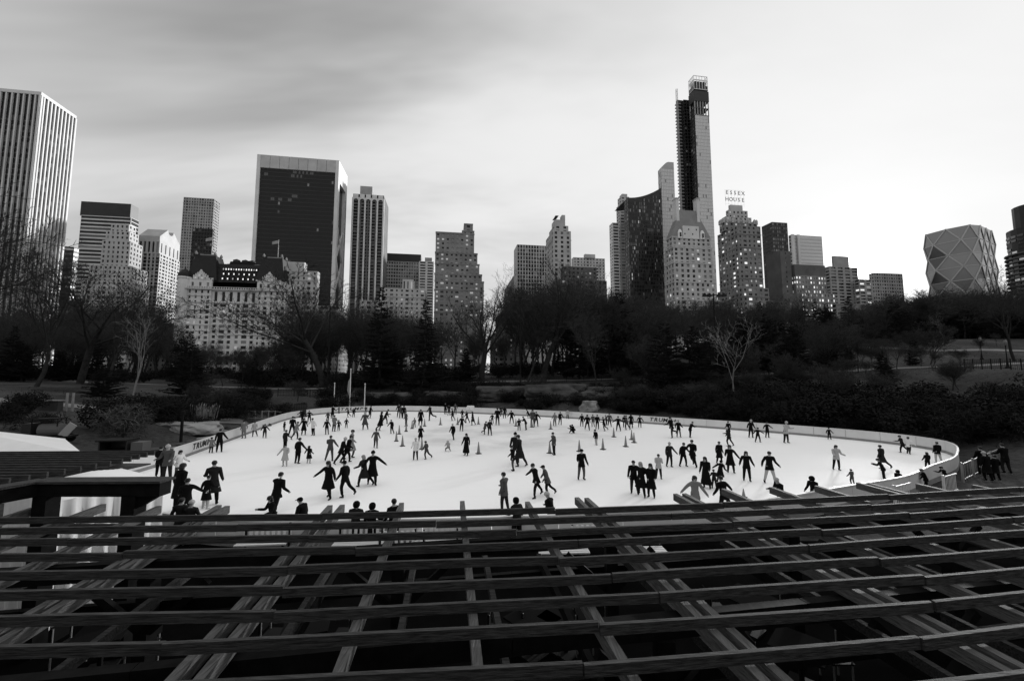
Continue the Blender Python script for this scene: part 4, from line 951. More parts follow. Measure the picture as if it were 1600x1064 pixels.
 (3.16, 30.67, 1.65, 'st', 'dn dn', 4, 100, 'G', 'D', 0, 'h', 'young man in grey jacket beside the front right cone'),
 (-0.34, 18.09, 1.67, 'st', 'dn dn', 2, 60, 'G', 'D', 0, 'h', 'man in mid grey jacket standing alone at the bottom centre of the ice'),
 (1.21, 20.23, 1.61, 'sd', 'hd ot', 14, 120, 'K', 'K', 0, 'h', 'large man in black taking a long stride, holding the hand of a woman in grey'),
 (1.76, 20.41, 1.47, 'gl', 'dn hd', 16, 90, 'G', 'K', 0, 'c', 'woman in grey jacket and dark cap leaning forward behind the striding man'),
 (1.53, 15.93, 1.39, 'gl', 'dn dn', 15, 70, 'K', 'K', 0, 'w', 'child in white hat and black jacket just above the pergola edge right of centre'),
 (0.18, 14.76, 1.57, 'st', 'dn dn', 4, 40, 'D', 'D', 0, 'k', 'dark hooded spectator whose head shows over the pergola at centre'),
 (8.17, 47.26, 1.45, 'st', 'dn ol', 0, 180, 'K', 'K', 0, 'h', 'dark skater first on the left of the long far right group'),
 (8.23, 44.07, 1.66, 'sd', 'dn dn', 4, 160, 'K', 'D', 0, 'l', 'dark skater striding with legs spread, second in the long far right group'),
 (9.42, 46.95, 1.4, 'st', 'dn dn', 0, 0, 'G', 'K', 0, 'h', 'skater in plain grey coat between dark ones in the far right group'),
 (9.51, 44.99, 1.57, 'st', 'dn dn', 0, 180, 'K', 'D', 0, 'h', 'dark skater standing straight right of the one in the grey coat'),
 (9.94, 43.62, 1.46, 'gl', 'dn dn', 8, 70, 'K', 'D', 0, 'h', 'dark skater bending a little at the middle of the far right group'),
 (11.37, 48.54, 1.15, 'st', 'dn dn', 10, 70, 'D', 'K', 0, 'h', 'dark skater leaning right behind the bending one in the far right group'),
 (11.33, 46.95, 1.54, 'gl', 'dn ol', 4, 180, 'G', 'D', 0, 'h', 'skater in patterned grey jacket with arm out in the far right group'),
 (11.43, 43.45, 1.54, 'wi', 'ot ot', 0, 180, 'K', 'K', 0, 'b', 'skater in black with both arms spread wide in front of the far right group'),
 (12.95, 46.44, 1.36, 'st', 'dn dn', 0, 0, 'K', 'K', 0, 'h', 'dark skater left of one in grey near the far right group end'),
 (12.66, 44.53, 1.55, 'gl', 'dn dn', 4, 60, 'G', 'D', 0, 'h', 'skater in grey jacket between two in black near the lettered board'),
 (13.55, 45.95, 1.54, 'st', 'dn dn', 0, 0, 'K', 'K', 1, 'l', 'dark skater in longer coat at right end of the far right group'),
 (14.7, 46.44, 1.32, 'st', 'ol ol', 0, 180, 'K', 'K', 0, 'h', 'dark skater standing right at the start of the far right lettering'),
 (6.21, 42.09, 0.89, 'sq', 'fr fr', 30, 170, 'D', 'D', 0, 'h', 'skater fallen on the ice, left one of the crouched pair inside the circle'),
 (6.52, 42.09, 0.8, 'sq', 'fr fr', 45, 90, 'K', 'K', 0, 'h', 'skater in black kneeling over, right one of the crouched pair inside the circle'),
 (7.24, 34.84, 1.3, 'st', 'dn dn', 10, 110, 'K', 'L', 0, 'h', 'child in dark top with pale legs between two front right cones'),
 (4.0, 23.5, 1.71, 'st', 'dn dn', 0, 180, 'K', 'G', 0, 'c', 'man in black jacket and grey jeans facing us, alone in the middle'),
 (6.2, 20.8, 1.62, 'st', 'up dn', 0, 170, 'K', 'D', 0, 'h', 'woman in black jacket raising a hand to her head, left of three in row'),
 (6.42, 20.32, 1.66, 'gl', 'dn hd', 4, 160, 'K', 'K', 1, 'l', 'fair haired woman in black coat, middle one of three in a row'),
 (6.85, 20.14, 1.62, 'st', 'dn hd', 0, 160, 'K', 'K', 1, 'L', 'woman in black knee length coat, right one of three in a row'),
 (8.52, 23.7, 1.4, 'st', 'fr fr', 8, 165, 'L', 'D', 0, 'h', 'man in black vest with pale sleeves behind the three women in coats'),
 (10.35, 26.73, 1.55, 'st', 'hd dn', 2, 180, 'D', 'K', 0, 'w', 'pale haired skater with hanging scarf at left of three holding hands'),
 (11.29, 26.82, 1.53, 'wi', 'hd hd', 0, 180, 'K', 'K', 0, 'h', 'shorter skater in black in the middle of three holding hands'),
 (11.82, 26.63, 1.73, 'gl', 'dn hd', 0, 150, 'K', 'K', 0, 'h', 'tall man in black jacket at right of three holding hands'),
 (15.35, 38.91, 1.95, 'kk', 'dn dn', 6, 110, 'K', 'K', 0, 'h', 'dark skater kicking a leg to the left, just below the far right lettering'),
 (16.16, 39.26, 1.61, 'st', 'dn dn', 0, 180, 'K', 'G', 0, 'w', 'skater in black top with pale hat and grey trousers below the far right lettering'),
 (17.2, 39.05, 1.48, 'st', 'fr fr', 22, -90, 'K', 'K', 0, 'h', 'dark skater leaning right, hands on knees, alone near the right far boards'),
 (10.34, 21.78, 1.62, 'st', 'dn dn', 4, 150, 'K', 'D', 2, 'L', 'long haired woman in open black coat showing a pale scarf, left of the dark cluster'),
 (7.86, 17.61, 1.65, 'st', 'ol ot', 2, 170, 'M', 'K', 0, 'l', 'dark haired woman in light grey sweater with arms held low and wide'),
 (21.51, 40.21, 1.4, 'wi', 'dn dn', 0, 0, 'K', 'D', 1, 'h', 'broad dark skater behind the child in the white hat'),
 (18.45, 34.46, 1.53, 'gl', 'ot dn', 8, 60, 'D', 'K', 0, 'w', 'child in white hat and dark suit in front of a broad dark adult'),
 (14.12, 27.67, 1.46, 'st', 'dn dn', 0, 180, 'K', 'K', 1, 'h', 'man in black coat beside a woman he faces, right of the three holding hands'),
 (13.47, 25.13, 1.66, 'st', 'hd dn', 0, 150, 'K', 'K', 1, 'l', 'woman in black coat and bare legs reaching her hand to the man beside her'),
 (11.69, 22.91, 1.16, 'gl', 'ot dn', 20, -60, 'K', 'K', 1, 'c', 'stooping man in black coat in the dark cluster above the pergola edge'),
 (10.78, 21.78, 0.95, 'st', 'dn dn', 0, 0, 'D', 'D', 0, 'h', 'person in dark grey jacket at the heart of the dark cluster'),
 (9.16, 17.69, 1.58, 'gl', 'dn ot', 12, 0, 'K', 'K', 0, 'h', 'person in black stretching an arm down to the right toward a small cone'),
 (13.35, 23.2, 1.64, 'st', 'dn dn', 2, 170, 'K', 'K', 0, 'L', 'slim woman with long dark hair in black top and trousers, alone'),
 (14.34, 22.72, 1.73, 'wi', 'pk pk', 0, 180, 'K', 'L', 0, 'h', 'man in black jacket and pale trousers with hands in his pockets'),
 (23.02, 38.98, 1.67, 'st', 'dn hd', 0, 180, 'K', 'K', 0, 'w', 'dark skater at left of a trio with outstretched arms by the right far boards'),
 (22.07, 36.36, 1.28, 'wi', 'ot ot', 4, 180, 'K', 'K', 0, 'h', 'dark child with legs apart in the middle of the trio by right far boards'),
 (24.6, 38.98, 1.46, 'st', 'ot ot', 0, 180, 'K', 'K', 0, 'h', 'dark skater with both arms wide at right of the trio by the right far boards'),
 (24.36, 36.0, 1.85, 'st', 'fr fr', 0, 180, 'L', 'D', 0, 'w', 'skater with pale striped sleeves and crossed arms near the right far boards'),
 (29.69, 37.89, 1.06, 'st', 'ol ol', 0, 180, 'K', 'K', 0, 'h', 'tiny dark child alone right up against the right far boards'),
 (20.62, 25.87, 1.53, 'st', 'dn dn', 0, 180, 'L', 'K', 0, 'l', 'woman in white coat and black trousers alone on the right half of the ice'),
 (11.9, 18.09, 1.43, 'st', 'dn dn', 16, 100, 'K', 'K', 0, 'w', 'fair haired person in black leaning at the near boards behind the pergola'),
 (13.79, 18.68, 1.36, 'st', 'dn dn', 10, 90, 'K', 'K', 0, 'k', 'person in black hood bending at the near boards behind the pergola'),
 (30.4, 31.6, 1.27, 'sd', 'ol dn', 10, 60, 'D', 'K', 0, 'h', 'dark skater striding left of the one in the white top near the right end'),
 (30.35, 31.05, 1.25, 'gl', 'dn ol', 0, -60, 'W', 'D', 0, 'h', 'skater in white top and bare legs near the right end of the rink'),
 (23.91, 26.3, 1.45, 'gl', 'dn ol', 4, 0, 'D', 'K', 1, 'h', 'broad man in dark grey coat seen from behind on the right part of the ice'),
 (21.45, 23.57, 1.13, 'st', 'fr fr', 20, 40, 'K', 'K', 0, 'h', 'person in black slumped over the near boards with a bundle at right'),
 (18.77, 22.55, 0.8, 'st', 'ol ol', 0, 0, 'G', 'D', 0, 'h', 'small child in light grey jacket by the near boards at right'),
 (20.11, 21.24, 1.05, 'st', 'dn dn', 4, 90, 'K', 'K', 1, 'k', 'hooded person in black standing outside the near boards at right'),
 (26.65, 26.11, 1.04, 'st', 'dn dn', 0, 0, 'K', 'K', 0, 'l', 'woman in black beside a man in pale trousers at the right end'),
 (29.25, 27.93, 1.4, 'st', 'dn dn', 0, 0, 'K', 'L', 0, 'h', 'man in black jacket and pale trousers at the right end of the rink'),
 (21.76, 21.49, 1.03, 'st', 'ol fr', 14, 60, 'K', 'K', 0, 'h', 'left one of two dark spectators leaning on the outside of the right end boards'),
 (23.52, 22.14, 1.02, 'st', 'ol fr', 18, 70, 'K', 'K', 0, 'h', 'right one of two dark spectators leaning on the outside of the right end boards'),
 (27.12, 23.27, 1.58, 'st', 'dn dn', 0, 0, 'K', 'K', 1, 'w', 'spectator with pale hat in the dark group at the far right walkway'),
 (27.77, 23.42, 1.4, 'st', 'dn dn', 0, 0, 'K', 'K', 1, 'h', 'bulky spectator in black next to the pale hat in the right walkway group'),
 (28.48, 24.69, 1.64, 'st', 'dn dn', 0, 0, 'K', 'K', 0, 'h', 'spectator in black at the back left of the right walkway group'),
 (30.34, 25.03, 1.75, 'st', 'dn dn', 0, 0, 'K', 'D', 0, 'h', 'standing man in black rightmost on the walkway at the right edge'),
 (-25.6, 38.59, 1.62, 'st', 'dn dn', 0, 180, 'M', 'M', 0, 'b', 'skater all in mottled light grey leaning close to the left boards'),
 (-25.2, 39.57, 1.44, 'wi', 'dn dn', 0, 180, 'L', 'G', 0, 'h', 'skater in pale jacket and grey trousers between the mottled grey one and a child'),
 (-23.68, 38.75, 1.29, 'st', 'ol ol', 0, 0, 'D', 'D', 0, 'h', 'small child in dark jacket near the left boards with arms held away'),
 (-22.88, 31.73, 1.75, 'st', 'dn ol', 4, 10, 'K', 'K', 0, 'h', 'adult in black beside a small child by the left lettered board'),
 (-23.32, 31.46, 1.16, 'st', 'dn dn', 0, 0, 'M', 'D', 0, 'h', 'small child in pale jacket hiding the left board lettering'),
 (-19.59, 23.17, 2.0, 'st', 'dn dn', 0, 180, 'G', 'D', 0, 'w', 'white haired man in grey jacket standing just above the white tent'),
 (-19.4, 23.73, 1.6, 'st', 'dn dn', 4, -90, 'W', 'G', 0, 'l', 'girl in white top with dark hair above the right tip of the white tent'),
 (-20.78, 24.02, 1.77, 'st', 'dn dn', 0, 0, 'K', 'K', 0, 'h', 'dark figure half hidden behind the grey jacket man above the tent'),
 (-14.86, 18.26, 2.0, 'st', 'dn dn', 0, 0, 'K', 'K', 1, 'l', 'woman in black coat with dark hair just right of the white tent'),
 (-13.44, 16.94, 1.69, 'st', 'dn ot', 4, 20, 'K', 'D', 0, 'h', 'person in black reaching a hand right to the coat wearer near the tent'),
 (-13.8, 18.51, 1.43, 'st', 'hd dn', 0, 0, 'K', 'L', 1, 'h', 'child in black coat with pale legs in front of the tall man near the tent'),
 (-13.98, 19.13, 1.95, 'st', 'dn dn', 2, 30, 'D', 'K', 1, 'h', 'tall man in dark grey coat standing behind a child, right of the tent'),
 (-8.89, 15.32, 1.5, 'gl', 'dn fr', 10, 150, 'K', 'K', 0, 'l', 'dark haired woman peering round between rafter ends below the striding man'),
 (-7.55, 14.98, 1.51, 'gl', 'dn dn', 15, 90, 'K', 'K', 0, 'c', 'person in black cap leaning left right behind the rafter ends'),
 (-11.88, 14.76, 1.57, 'st', 'dn dn', 0, 0, 'D', 'D', 0, 'h', 'dark haired spectator low behind the pergola right of the tent'),
 (-11.43, 14.66, 1.51, 'st', 'dn dn', 0, 0, 'D', 'D', 0, 'w', 'spectator in pale beanie low behind the pergola right of the tent'),
 (-5.39, 14.19, 1.61, 'st', 'dn dn', 0, 0, 'D', 'D', 0, 'k', 'leftmost of three spectator heads over the pergola edge left of centre'),
 (-4.79, 14.05, 1.6, 'st', 'dn dn', 0, 0, 'K', 'K', 0, 'k', 'middle one of three spectator heads over the pergola edge left of centre'),
 (-4.16, 14.5, 1.61, 'st', 'dn dn', 0, 30, 'K', 'K', 0, 'h', 'short haired spectator in black, largest head over the pergola edge'),
]
CONES = [(-10.54, 36.92), (-11.51, 41.29), (-9.29, 34.4), (-11.31, 43.19), (-11.24, 45.46), (-10.27, 47.47), (-7.33, 32.99), (-2.56, 31.1), (-8.66, 48.87), (-6.61, 49.09), (-4.13, 49.66), (2.91, 31.33), (0.46, 47.68), (4.31, 44.99), (2.3, 46.65), (5.31, 32.02), (7.36, 32.84), (9.57, 34.13), (9.91, 39.41), (11.16, 37.76), (10.88, 36.12), (11.46, 20.28)]
# ------------------------------------------------------------------ trees
def _bare_tree(seed, h, spread=.5, trunk_frac=.28, limbs=6, lean=0.0, levels=6, bark='bark', tw='twig', thick=1.0, kids=(6, 6, 4, 3), probe=False):
    r = random.Random(seed); A = MB(); B = MB()
    def seg(P, D, L, rad, lev):
        n = 3 if lev < 3 else (2 if lev < 5 else 1); sides = 7 if lev == 0 else (5 if lev == 1 else 3); mb = A if lev <= 1 else B; m = bark if lev <= 1 else tw
        pts = [P]; d = D.copy(); rr = rad; end = rad*(.62 if lev == 0 else .38)
        for i in range(n):
            d = (d+Vector((r.gauss(0, .13), r.gauss(0, .13), r.gauss(0, .08)+(.10 if lev > 0 else 0)))).normalized()
            q = pts[-1]+d*L/n; r1 = rad+(end-rad)*(i+1)/n; mb.tube(pts[-1], q, rr, r1, sides, m); pts.append(q); rr = r1
        if lev >= levels-1: return
        k = limbs if lev == 0 else kids[min(lev-1, len(kids)-1)]
        for i in range(k):
            t = (.55+.45*(i+1)/k) if lev == 0 else (.22+.78*(i+r.random()*.6)/k)
            f = min(t, .999)*n; j = int(f); q = pts[j].lerp(pts[j+1], f-j)
            ph = 2*math.pi*(i*.382+r.random()*.25)
            u = d.orthogonal().normalized(); w = d.cross(u)
            sp = (spread if lev == 0 else .55+.25*r.random())*(.8+.5*r.random())
            nd = (d*math.cos(sp)+(u*math.cos(ph)+w*math.sin(ph))*math.sin(sp)).normalized()
            nl = L*(1.15 if lev == 0 else .56)*(.75+.4*r.random())*(1.0 if lev == 0 else 1.15-.45*t)
            seg(q, nd, nl, max(rad*(.46 if lev == 0 else .42)*(1-.3*t)+.0, .014), lev+1)
    L0 = h*trunk_frac
    seg(Vector((0, 0, -.3)), Vector((lean, 0, 1)).normalized(), L0, h*.0135*thick, 0)
    zmax = max(v[2] for v in B.v); s = h/zmax
    if probe: return s
    for mb in (A, B): mb.v = [(x*s, y*s, z*s if z > 0 else z) for x, y, z in mb.v]
    A.smooth = True
    return A.mesh('trunk'), B.mesh('crown')
def bare_tree(seed, h, *a, thick=1.0, **k):      # the girth is set after the crown has been scaled to its height
    s = _bare_tree(seed, h, *a, thick=thick, probe=True, **k); return _bare_tree(seed, h, *a, thick=thick/s, **k)
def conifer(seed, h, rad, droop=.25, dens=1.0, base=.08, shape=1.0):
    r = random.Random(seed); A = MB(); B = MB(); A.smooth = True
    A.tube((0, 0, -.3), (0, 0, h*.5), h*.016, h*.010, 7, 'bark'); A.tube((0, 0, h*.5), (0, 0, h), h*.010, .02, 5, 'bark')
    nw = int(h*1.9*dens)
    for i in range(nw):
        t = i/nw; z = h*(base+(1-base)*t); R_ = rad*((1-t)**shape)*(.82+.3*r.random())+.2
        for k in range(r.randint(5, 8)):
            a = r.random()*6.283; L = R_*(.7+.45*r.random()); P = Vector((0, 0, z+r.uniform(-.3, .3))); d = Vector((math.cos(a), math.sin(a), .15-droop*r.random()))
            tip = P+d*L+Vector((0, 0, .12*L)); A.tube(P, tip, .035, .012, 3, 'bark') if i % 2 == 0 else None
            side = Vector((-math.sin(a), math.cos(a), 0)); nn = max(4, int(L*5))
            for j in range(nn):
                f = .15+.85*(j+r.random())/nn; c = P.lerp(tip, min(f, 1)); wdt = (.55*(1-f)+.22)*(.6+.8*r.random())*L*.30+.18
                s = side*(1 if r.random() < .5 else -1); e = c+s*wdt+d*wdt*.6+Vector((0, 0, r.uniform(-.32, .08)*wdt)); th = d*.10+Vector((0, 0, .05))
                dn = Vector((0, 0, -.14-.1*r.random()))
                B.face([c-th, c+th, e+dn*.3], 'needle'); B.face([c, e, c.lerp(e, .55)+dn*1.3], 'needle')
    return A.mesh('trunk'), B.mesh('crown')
def shrub_mesh(seed, leafy=True, m='shrub', n=1700):
    r = random.Random(seed); B = MB()
    lobes = [(Vector((r.gauss(0, .38), r.gauss(0, .38), .35+.4*r.random())), .38+.25*r.random()) for _ in range(6)]
    for _ in range(n):
        c, R_ = r.choice(lobes); v = Vector((r.gauss(0, 1), r.gauss(0, 1), r.gauss(0, 1))).normalized(); p = c+v*R_*(.7+.35*r.random()); p.z = max(p.z, .02)
        u = Vector((r.gauss(0, 1), r.gauss(0, 1), r.gauss(0, 1))).normalized()*(.05 if leafy else .14); w = v.cross(u).normalized()*(.03 if leafy else .012)
        B.face([p-u-w*.3, p+w, p+u, p-w], m)
    for _ in range(24):
        a = r.random()*6.28; B.tube((0, 0, 0), (math.cos(a)*.6*r.random(), math.sin(a)*.6*r.random(), .5+.5*r.random()), .02, .008, 3, 'twig')
    return B.mesh('foliage')
BT = [bare_tree(1, 20, .40, .26, 6), bare_tree(2, 20, .50, .24, 7), bare_tree(3, 20, .32, .34, 6), bare_tree(4, 20, .42, .30, 6), bare_tree(8, 20, .30, .3, 7)]
SM = [bare_tree(21, 20, .38, .12, 8, kids=(7, 5, 4, 3), thick=.9), bare_tree(22, 20, .30, .16, 9, kids=(7, 5, 4, 3), thick=.9), bare_tree(23, 20, .48, .12, 8, kids=(7, 5, 4, 3), thick=.9)]
ELM = bare_tree(31, 23, .60, .22, 8, thick=2.4)
TWIN = bare_tree(35, 25, .30, .30, 6, thick=2.1)
LEANT = bare_tree(37, 22, .75, .2, 6, lean=-.1, thick=1.8)
PALE = [bare_tree(51, 13, .16, .45, 4, bark='pale_bark', tw='pale_bark', thick=.9, levels=5, kids=(4, 4, 3)), bare_tree(53, 12, .62, .38, 4, bark='pale_bark', tw='pale_bark', thick=.7, levels=5, kids=(4, 4, 3)), bare_tree(57, 12, .5, .4, 4, lean=.1, bark='pale_bark', tw='pale_bark', thick=.8, levels=5, kids=(4, 4, 3))]
CON = [conifer(61, 17, 4.6, .25, 1.0, .05), conifer(62, 18, 4.4, .35, .9, .08), conifer(63, 14, 4.8, .1, 1.0, .12, .6), conifer(64, 12, 4.4, .2, 1.1, .06, .75)]
SHR = [shrub_mesh(s) for s in (71, 72, 73)]; SHT = [shrub_mesh(s, False) for s in (75, 76)]; SHL = [shrub_mesh(78, False, 'shrub_light')]
def plant(name, parts, label, cat, x, y, h, h0, rz=None, group=None, wide=1.0, z=None, names=('trunk', 'crown')):
    T = thing(name, label, cat, (x, y, terrain(x, y) if z is None else z), rnd.random()*6.28 if rz is None else rz, group)
    s = h/h0; T.scale = (s*wide, s*wide, s)
    for nm, me in zip(names, parts): link(nm, me, T)
    return T
def pix_tree(name, parts, h0, label, cat, px, y, top, wide=1.0, rz=None):
    x = (px-800)/FOC*y*1.0; g = terrain(x, y); v = at(px, top, y); x = (at(px, 560, y)).x; g = terrain(x, y)
    return plant(name, parts, label, cat, x, y, max(3, v.z-g), h0, rz, wide=wide)
pix_tree('elm_tree', ELM, 23, 'big spreading bare elm beside the narrow sky gap in mid picture', 'tree', 752, 92, 440, 1.0, .4)
pix_tree('bare_tree', TWIN, 25, 'tall bare tree with upright limbs, front one of the twin pair right of the elm', 'tree', 848, 88, 408, 1.0, 2.0)
pix_tree('bare_tree', BT[2], 20, 'tall straight bare tree, rear one of the twin pair right of the elm', 'tree', 832, 96, 425, .9)
pix_tree('bare_tree', LEANT, 22, 'large bare tree with long left leaning limbs before the black glass slab', 'tree', 508, 88, 424, 1.25, .2)
pix_tree('bare_tree', BT[0], 20, 'bare tree reaching over the hotel right end', 'tree', 455, 100, 440, 1.1)
pix_tree('bare_tree', BT[3], 20, 'slender light twigged tree standing nearest behind the far boards near the boulder', 'tree', 932, 68, 478, .8)
pix_tree('bare_tree', BT[1], 20, 'bare tree left of the arched balcony tower foot', 'tree', 566, 104, 455, 1.0)
pix_tree('bare_tree', BT[4], 20, 'tall bare tree between the twin pair and the wide pine', 'tree', 888, 104, 418, 1.0)
pix_tree('bare_tree', LEANT, 22, 'dark tree whose branches spread over the stepped tower base', 'tree', 128, 82, 400, 1.0, 2.9)
pix_tree('bare_tree', BT[1], 20, 'big dark tree at the left edge with limbs crossing the marble tower', 'tree', -215, 46, 215, 1.1, 1.0)
pix_tree('bare_tree', BT[3], 20, 'second dark tree at the left edge, lower than its neighbour', 'tree', -10, 74, 330, .9)
pix_tree('bare_tree', BT[0], 20, 'twisty bare tree in front of the paired window hotel', 'tree', 1247, 84, 452, 1.0)
pix_tree('bare_tree', BT[4], 20, 'bare tree rising before the sun lit block right of centre', 'tree', 1360, 80, 470, .9)
pix_tree('bare_tree', BT[2], 20, 'bare tree in front of the chateau roofed house', 'tree', 1080, 92, 462, 1.0)
pix_tree('bare_tree', BT[1], 20, 'gnarled dark tree reaching in from the right edge', 'tree', 1585, 60, 415, 1.0, 3.6)
pix_tree('bare_tree', BT[0], 20, 'dense dark bare tree at the foot of the marble tower', 'tree', 60, 66, 400, 1.1)
pix_tree('bare_tree', BT[3], 20, 'dark bare tree between the marble tower and the white barked tree', 'tree', 172, 70, 440, 1.1)
pix_tree('pale_tree', PALE[0], 13, 'white barked twin stemmed tree on the left lawn', 'tree', 214, 43, 470, .8, 1.2)
pix_tree('pale_tree', PALE[1], 12, 'pale crooked tree behind the right far boards', 'tree', 1143, 54, 492, 1.0, .5)
pix_tree('pale_tree', PALE[2], 12, 'pale forked tree on the right hillside lawn', 'tree', 1481, 88, 490, .9, 2.2)
pix_tree('spruce_tree', CON[0], 17, 'dark spruce left of the pair, with a tall thin top', 'conifer', 594, 84, 446, .95)
pix_tree('spruce_tree', CON[1], 18, 'full dark spruce, right one of the pair behind the flagpoles', 'conifer', 664, 80, 466, 1.1)
pix_tree('pine_tree', CON[2], 14, 'wide layered pine right of the twin trunked trees', 'conifer', 968, 90, 458, .95)
pix_tree('pine_tree', CON[3], 12, 'dark round topped pine directly behind the slender light twigged tree', 'conifer', 905, 92, 470, .9)
pix_tree('pine_tree', CON[3], 12, 'broad dark evergreen left of the pale crooked tree', 'conifer', 1085, 66, 508, 1.1)
pix_tree('pine_tree', CON[2], 14, 'broad dark evergreen right of the pale crooked tree', 'conifer', 1200, 68, 490, 1.0)
pix_tree('pine_tree', CON[2], 14, 'dark evergreen wedged between two larger ones above right far boards', 'conifer', 1160, 76, 500, 1.0)
pix_tree('pine_tree', CON[0], 17, 'grey green spruce under the sun, left of the hillside lawn', 'conifer', 1318, 82, 512, 1.2)
pix_tree('pine_tree', CON[2], 14, 'low spreading dark pine by the path at the foot of the lawn', 'conifer', 1378, 60, 548, 1.2)
pix_tree('pine_tree', CON[3], 12, 'wide dark pine touching the left side of the hillside lawn', 'conifer', 1425, 66, 560, 1.2)
pix_tree('pine_tree', CON[3], 12, 'low dark evergreen behind the white barked tree', 'conifer', 300, 62, 545, 1.3)
pix_tree('pine_tree', CON[2], 14, 'dark evergreen clump beside the left path', 'conifer', 165, 52, 572, 1.5)
pix_tree('pine_tree', CON[1], 18, 'dark evergreen behind the left cart', 'conifer', 400, 82, 552, 1.2)
for k, (px, y, top, me, h0, wd) in enumerate(((1235, 62, 520, CON[2], 14, 1.1), (1265, 72, 500, BT[2], 20, 1.0), (1290, 64, 545, CON[3], 12, 1.2), (1340, 72, 520, SM[0], 20, 1.0), (1352, 58, 560, SM[1], 20, 1.2), (1400, 62, 530, BT[1], 20, 1.0), (1455, 60, 590, SM[2], 20, 1.3), (1225, 56, 545, SM[0], 20, 1.1), (1180, 58, 530, SM[2], 20, 1.1), (1120, 60, 520, CON[3], 12, 1.2), (1040, 64, 505, CON[2], 14, 1.1), (1010, 68, 520, SM[1], 20, 1.1), (1430, 74, 540, CON[2], 14, 1.1), (1300, 54, 575, SM[2], 20, 1.3), (1385, 52, 585, CON[3], 12, 1.3), (1500, 58, 600, SM[1], 20, 1.4), (1560, 84, 520, BT[0], 20, 1.0), (1530, 76, 540, SM[0], 20, 1.0))):
    pix_tree('slope_tree', me, h0, ('dark evergreen ' if me in CON else 'dark bare tree ')+['on the bank just left of the twisty bare tree', 'behind the twisty bare tree foot on the slope', 'low on the bank below the paired window hotel', 'right of the grey green spruce on the slope', 'with many stems by the path below the sun', 'rising from the slope left of the hillside lawn', 'with many low stems on the hillside lawn edge', 'with many stems left of the paired window hotel', 'with many stems behind the pale crooked tree', 'just left above the pale crooked tree', 'below the chateau roofed house, behind lettering', 'with many stems left of the chateau roofed house', 'wedged high on the slope left of the lawn', 'low with many stems right under the spruce', 'lowest on the slope left of the railing', 'with many stems left of the farther lamp post', 'beyond the nearer lamp post at right', 'with many stems behind the farther lamp post'][k], 'tree', px, y, top, wd)['group'] = 'trees climbing the right bank'
# the wood behind: every tree a thing; they cannot be told apart one by one
cnt = 0
def zone(px):
    for lim, t_ in ((100, 'at the foot of the marble tower'), (270, 'at the foot of the pale stepped tower'), (455, 'in front of the mansard roofed hotel'), (600, 'below the black glass slab'), (740, 'below the stepped brick tower'), (870, 'around the narrow sky gap'),
                    (1030, 'below the curved dark glass tower'), (1125, 'in front of the chateau roofed house'), (1240, 'below the lettered hotel'), (1440, 'under the low sun')):
        if px < lim: return t_
    return 'below the diamond grid tower'
def px_of(x, y): return 800+FOC*x/y
occupied = []
for i in range(900):
    px = rnd.uniform(-120, 1720); y = rnd.uniform(84, 178); x = at(px, 560, y).x
    if abs(px-764) < 9 or (690 < px < 830 and y < 105 and rnd.random() < .5): continue
    if px > 1440 and y < 102: continue
    if cnt >= 298: break
    if min([9e9]+[(x-a)**2+(y-b)**2 for a, b in occupied]) < 7: continue
    occupied.append((x, y)); cnt += 1
    me = rnd.choice(BT+SM*2); g_ = terrain(x, y); cap = (lambda q: 478 if q < 100 else 470 if q < 262 else 532 if q < 455 else 470 if q < 600 else 482 if q < 740 else 505 if q < 800 else 440 if q < 1000 else 466 if q < 1240 else 505 if q < 1330 else 472 if q < 1440 else 448)(px); h = max(6, (at(px, cap, y).z-g_)*rnd.uniform(.84 if 740 < px < 1240 else .72, 1.08))
    left = px < 700
    if me in SM: h *= .92
    lb = 'bare dark tree of the crowded wood '+zone(px) if True else ('bare dark tree in the crowded wood at centre' if px < 1000 else 'bare dark tree in the crowded wood on the right')
    gp = 'bare trees of the left wood' if px < 500 else ('bare trees of the middle wood' if px < 1000 else 'bare trees of the right wood')
    plant('bare_tree', me, lb, 'tree', x, y, h, 20, None, gp, rnd.uniform(.85, 1.2))
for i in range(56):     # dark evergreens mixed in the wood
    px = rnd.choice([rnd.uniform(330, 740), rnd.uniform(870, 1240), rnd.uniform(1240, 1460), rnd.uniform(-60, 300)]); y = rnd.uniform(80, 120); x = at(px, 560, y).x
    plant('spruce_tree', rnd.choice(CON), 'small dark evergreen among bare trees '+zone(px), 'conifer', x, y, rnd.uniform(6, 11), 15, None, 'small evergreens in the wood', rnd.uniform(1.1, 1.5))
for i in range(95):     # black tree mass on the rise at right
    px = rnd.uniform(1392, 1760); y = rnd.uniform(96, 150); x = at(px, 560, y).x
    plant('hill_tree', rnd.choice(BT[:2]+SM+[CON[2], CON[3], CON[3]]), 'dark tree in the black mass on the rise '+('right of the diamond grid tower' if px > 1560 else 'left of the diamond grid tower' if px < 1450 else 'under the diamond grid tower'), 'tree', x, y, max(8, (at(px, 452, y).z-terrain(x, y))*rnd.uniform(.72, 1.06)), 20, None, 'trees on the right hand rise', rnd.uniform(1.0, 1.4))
for i in range(46):      # loose woodland on the slope between the rink and the hillside lawn
    px = rnd.uniform(1195, 1470); y = rnd.uniform(60, 94); x = at(px, 560, y).x
    me = rnd.choice(SM+SM+BT[:3]+[CON[2], CON[3]]); tp = rnd.uniform(492, 560)
    plant('slope_tree', me, 'dark tree of loose woodland on the slope '+('left of the twisty bare tree' if px < 1240 else 'below the low sun' if px < 1400 else 'left of the hillside lawn'), 'tree', x, y, max(3.5, at(px, tp, y).z-terrain(x, y)), 13 if me in CON else 20, None, 'loose woodland on the right slope', rnd.uniform(.9, 1.3))
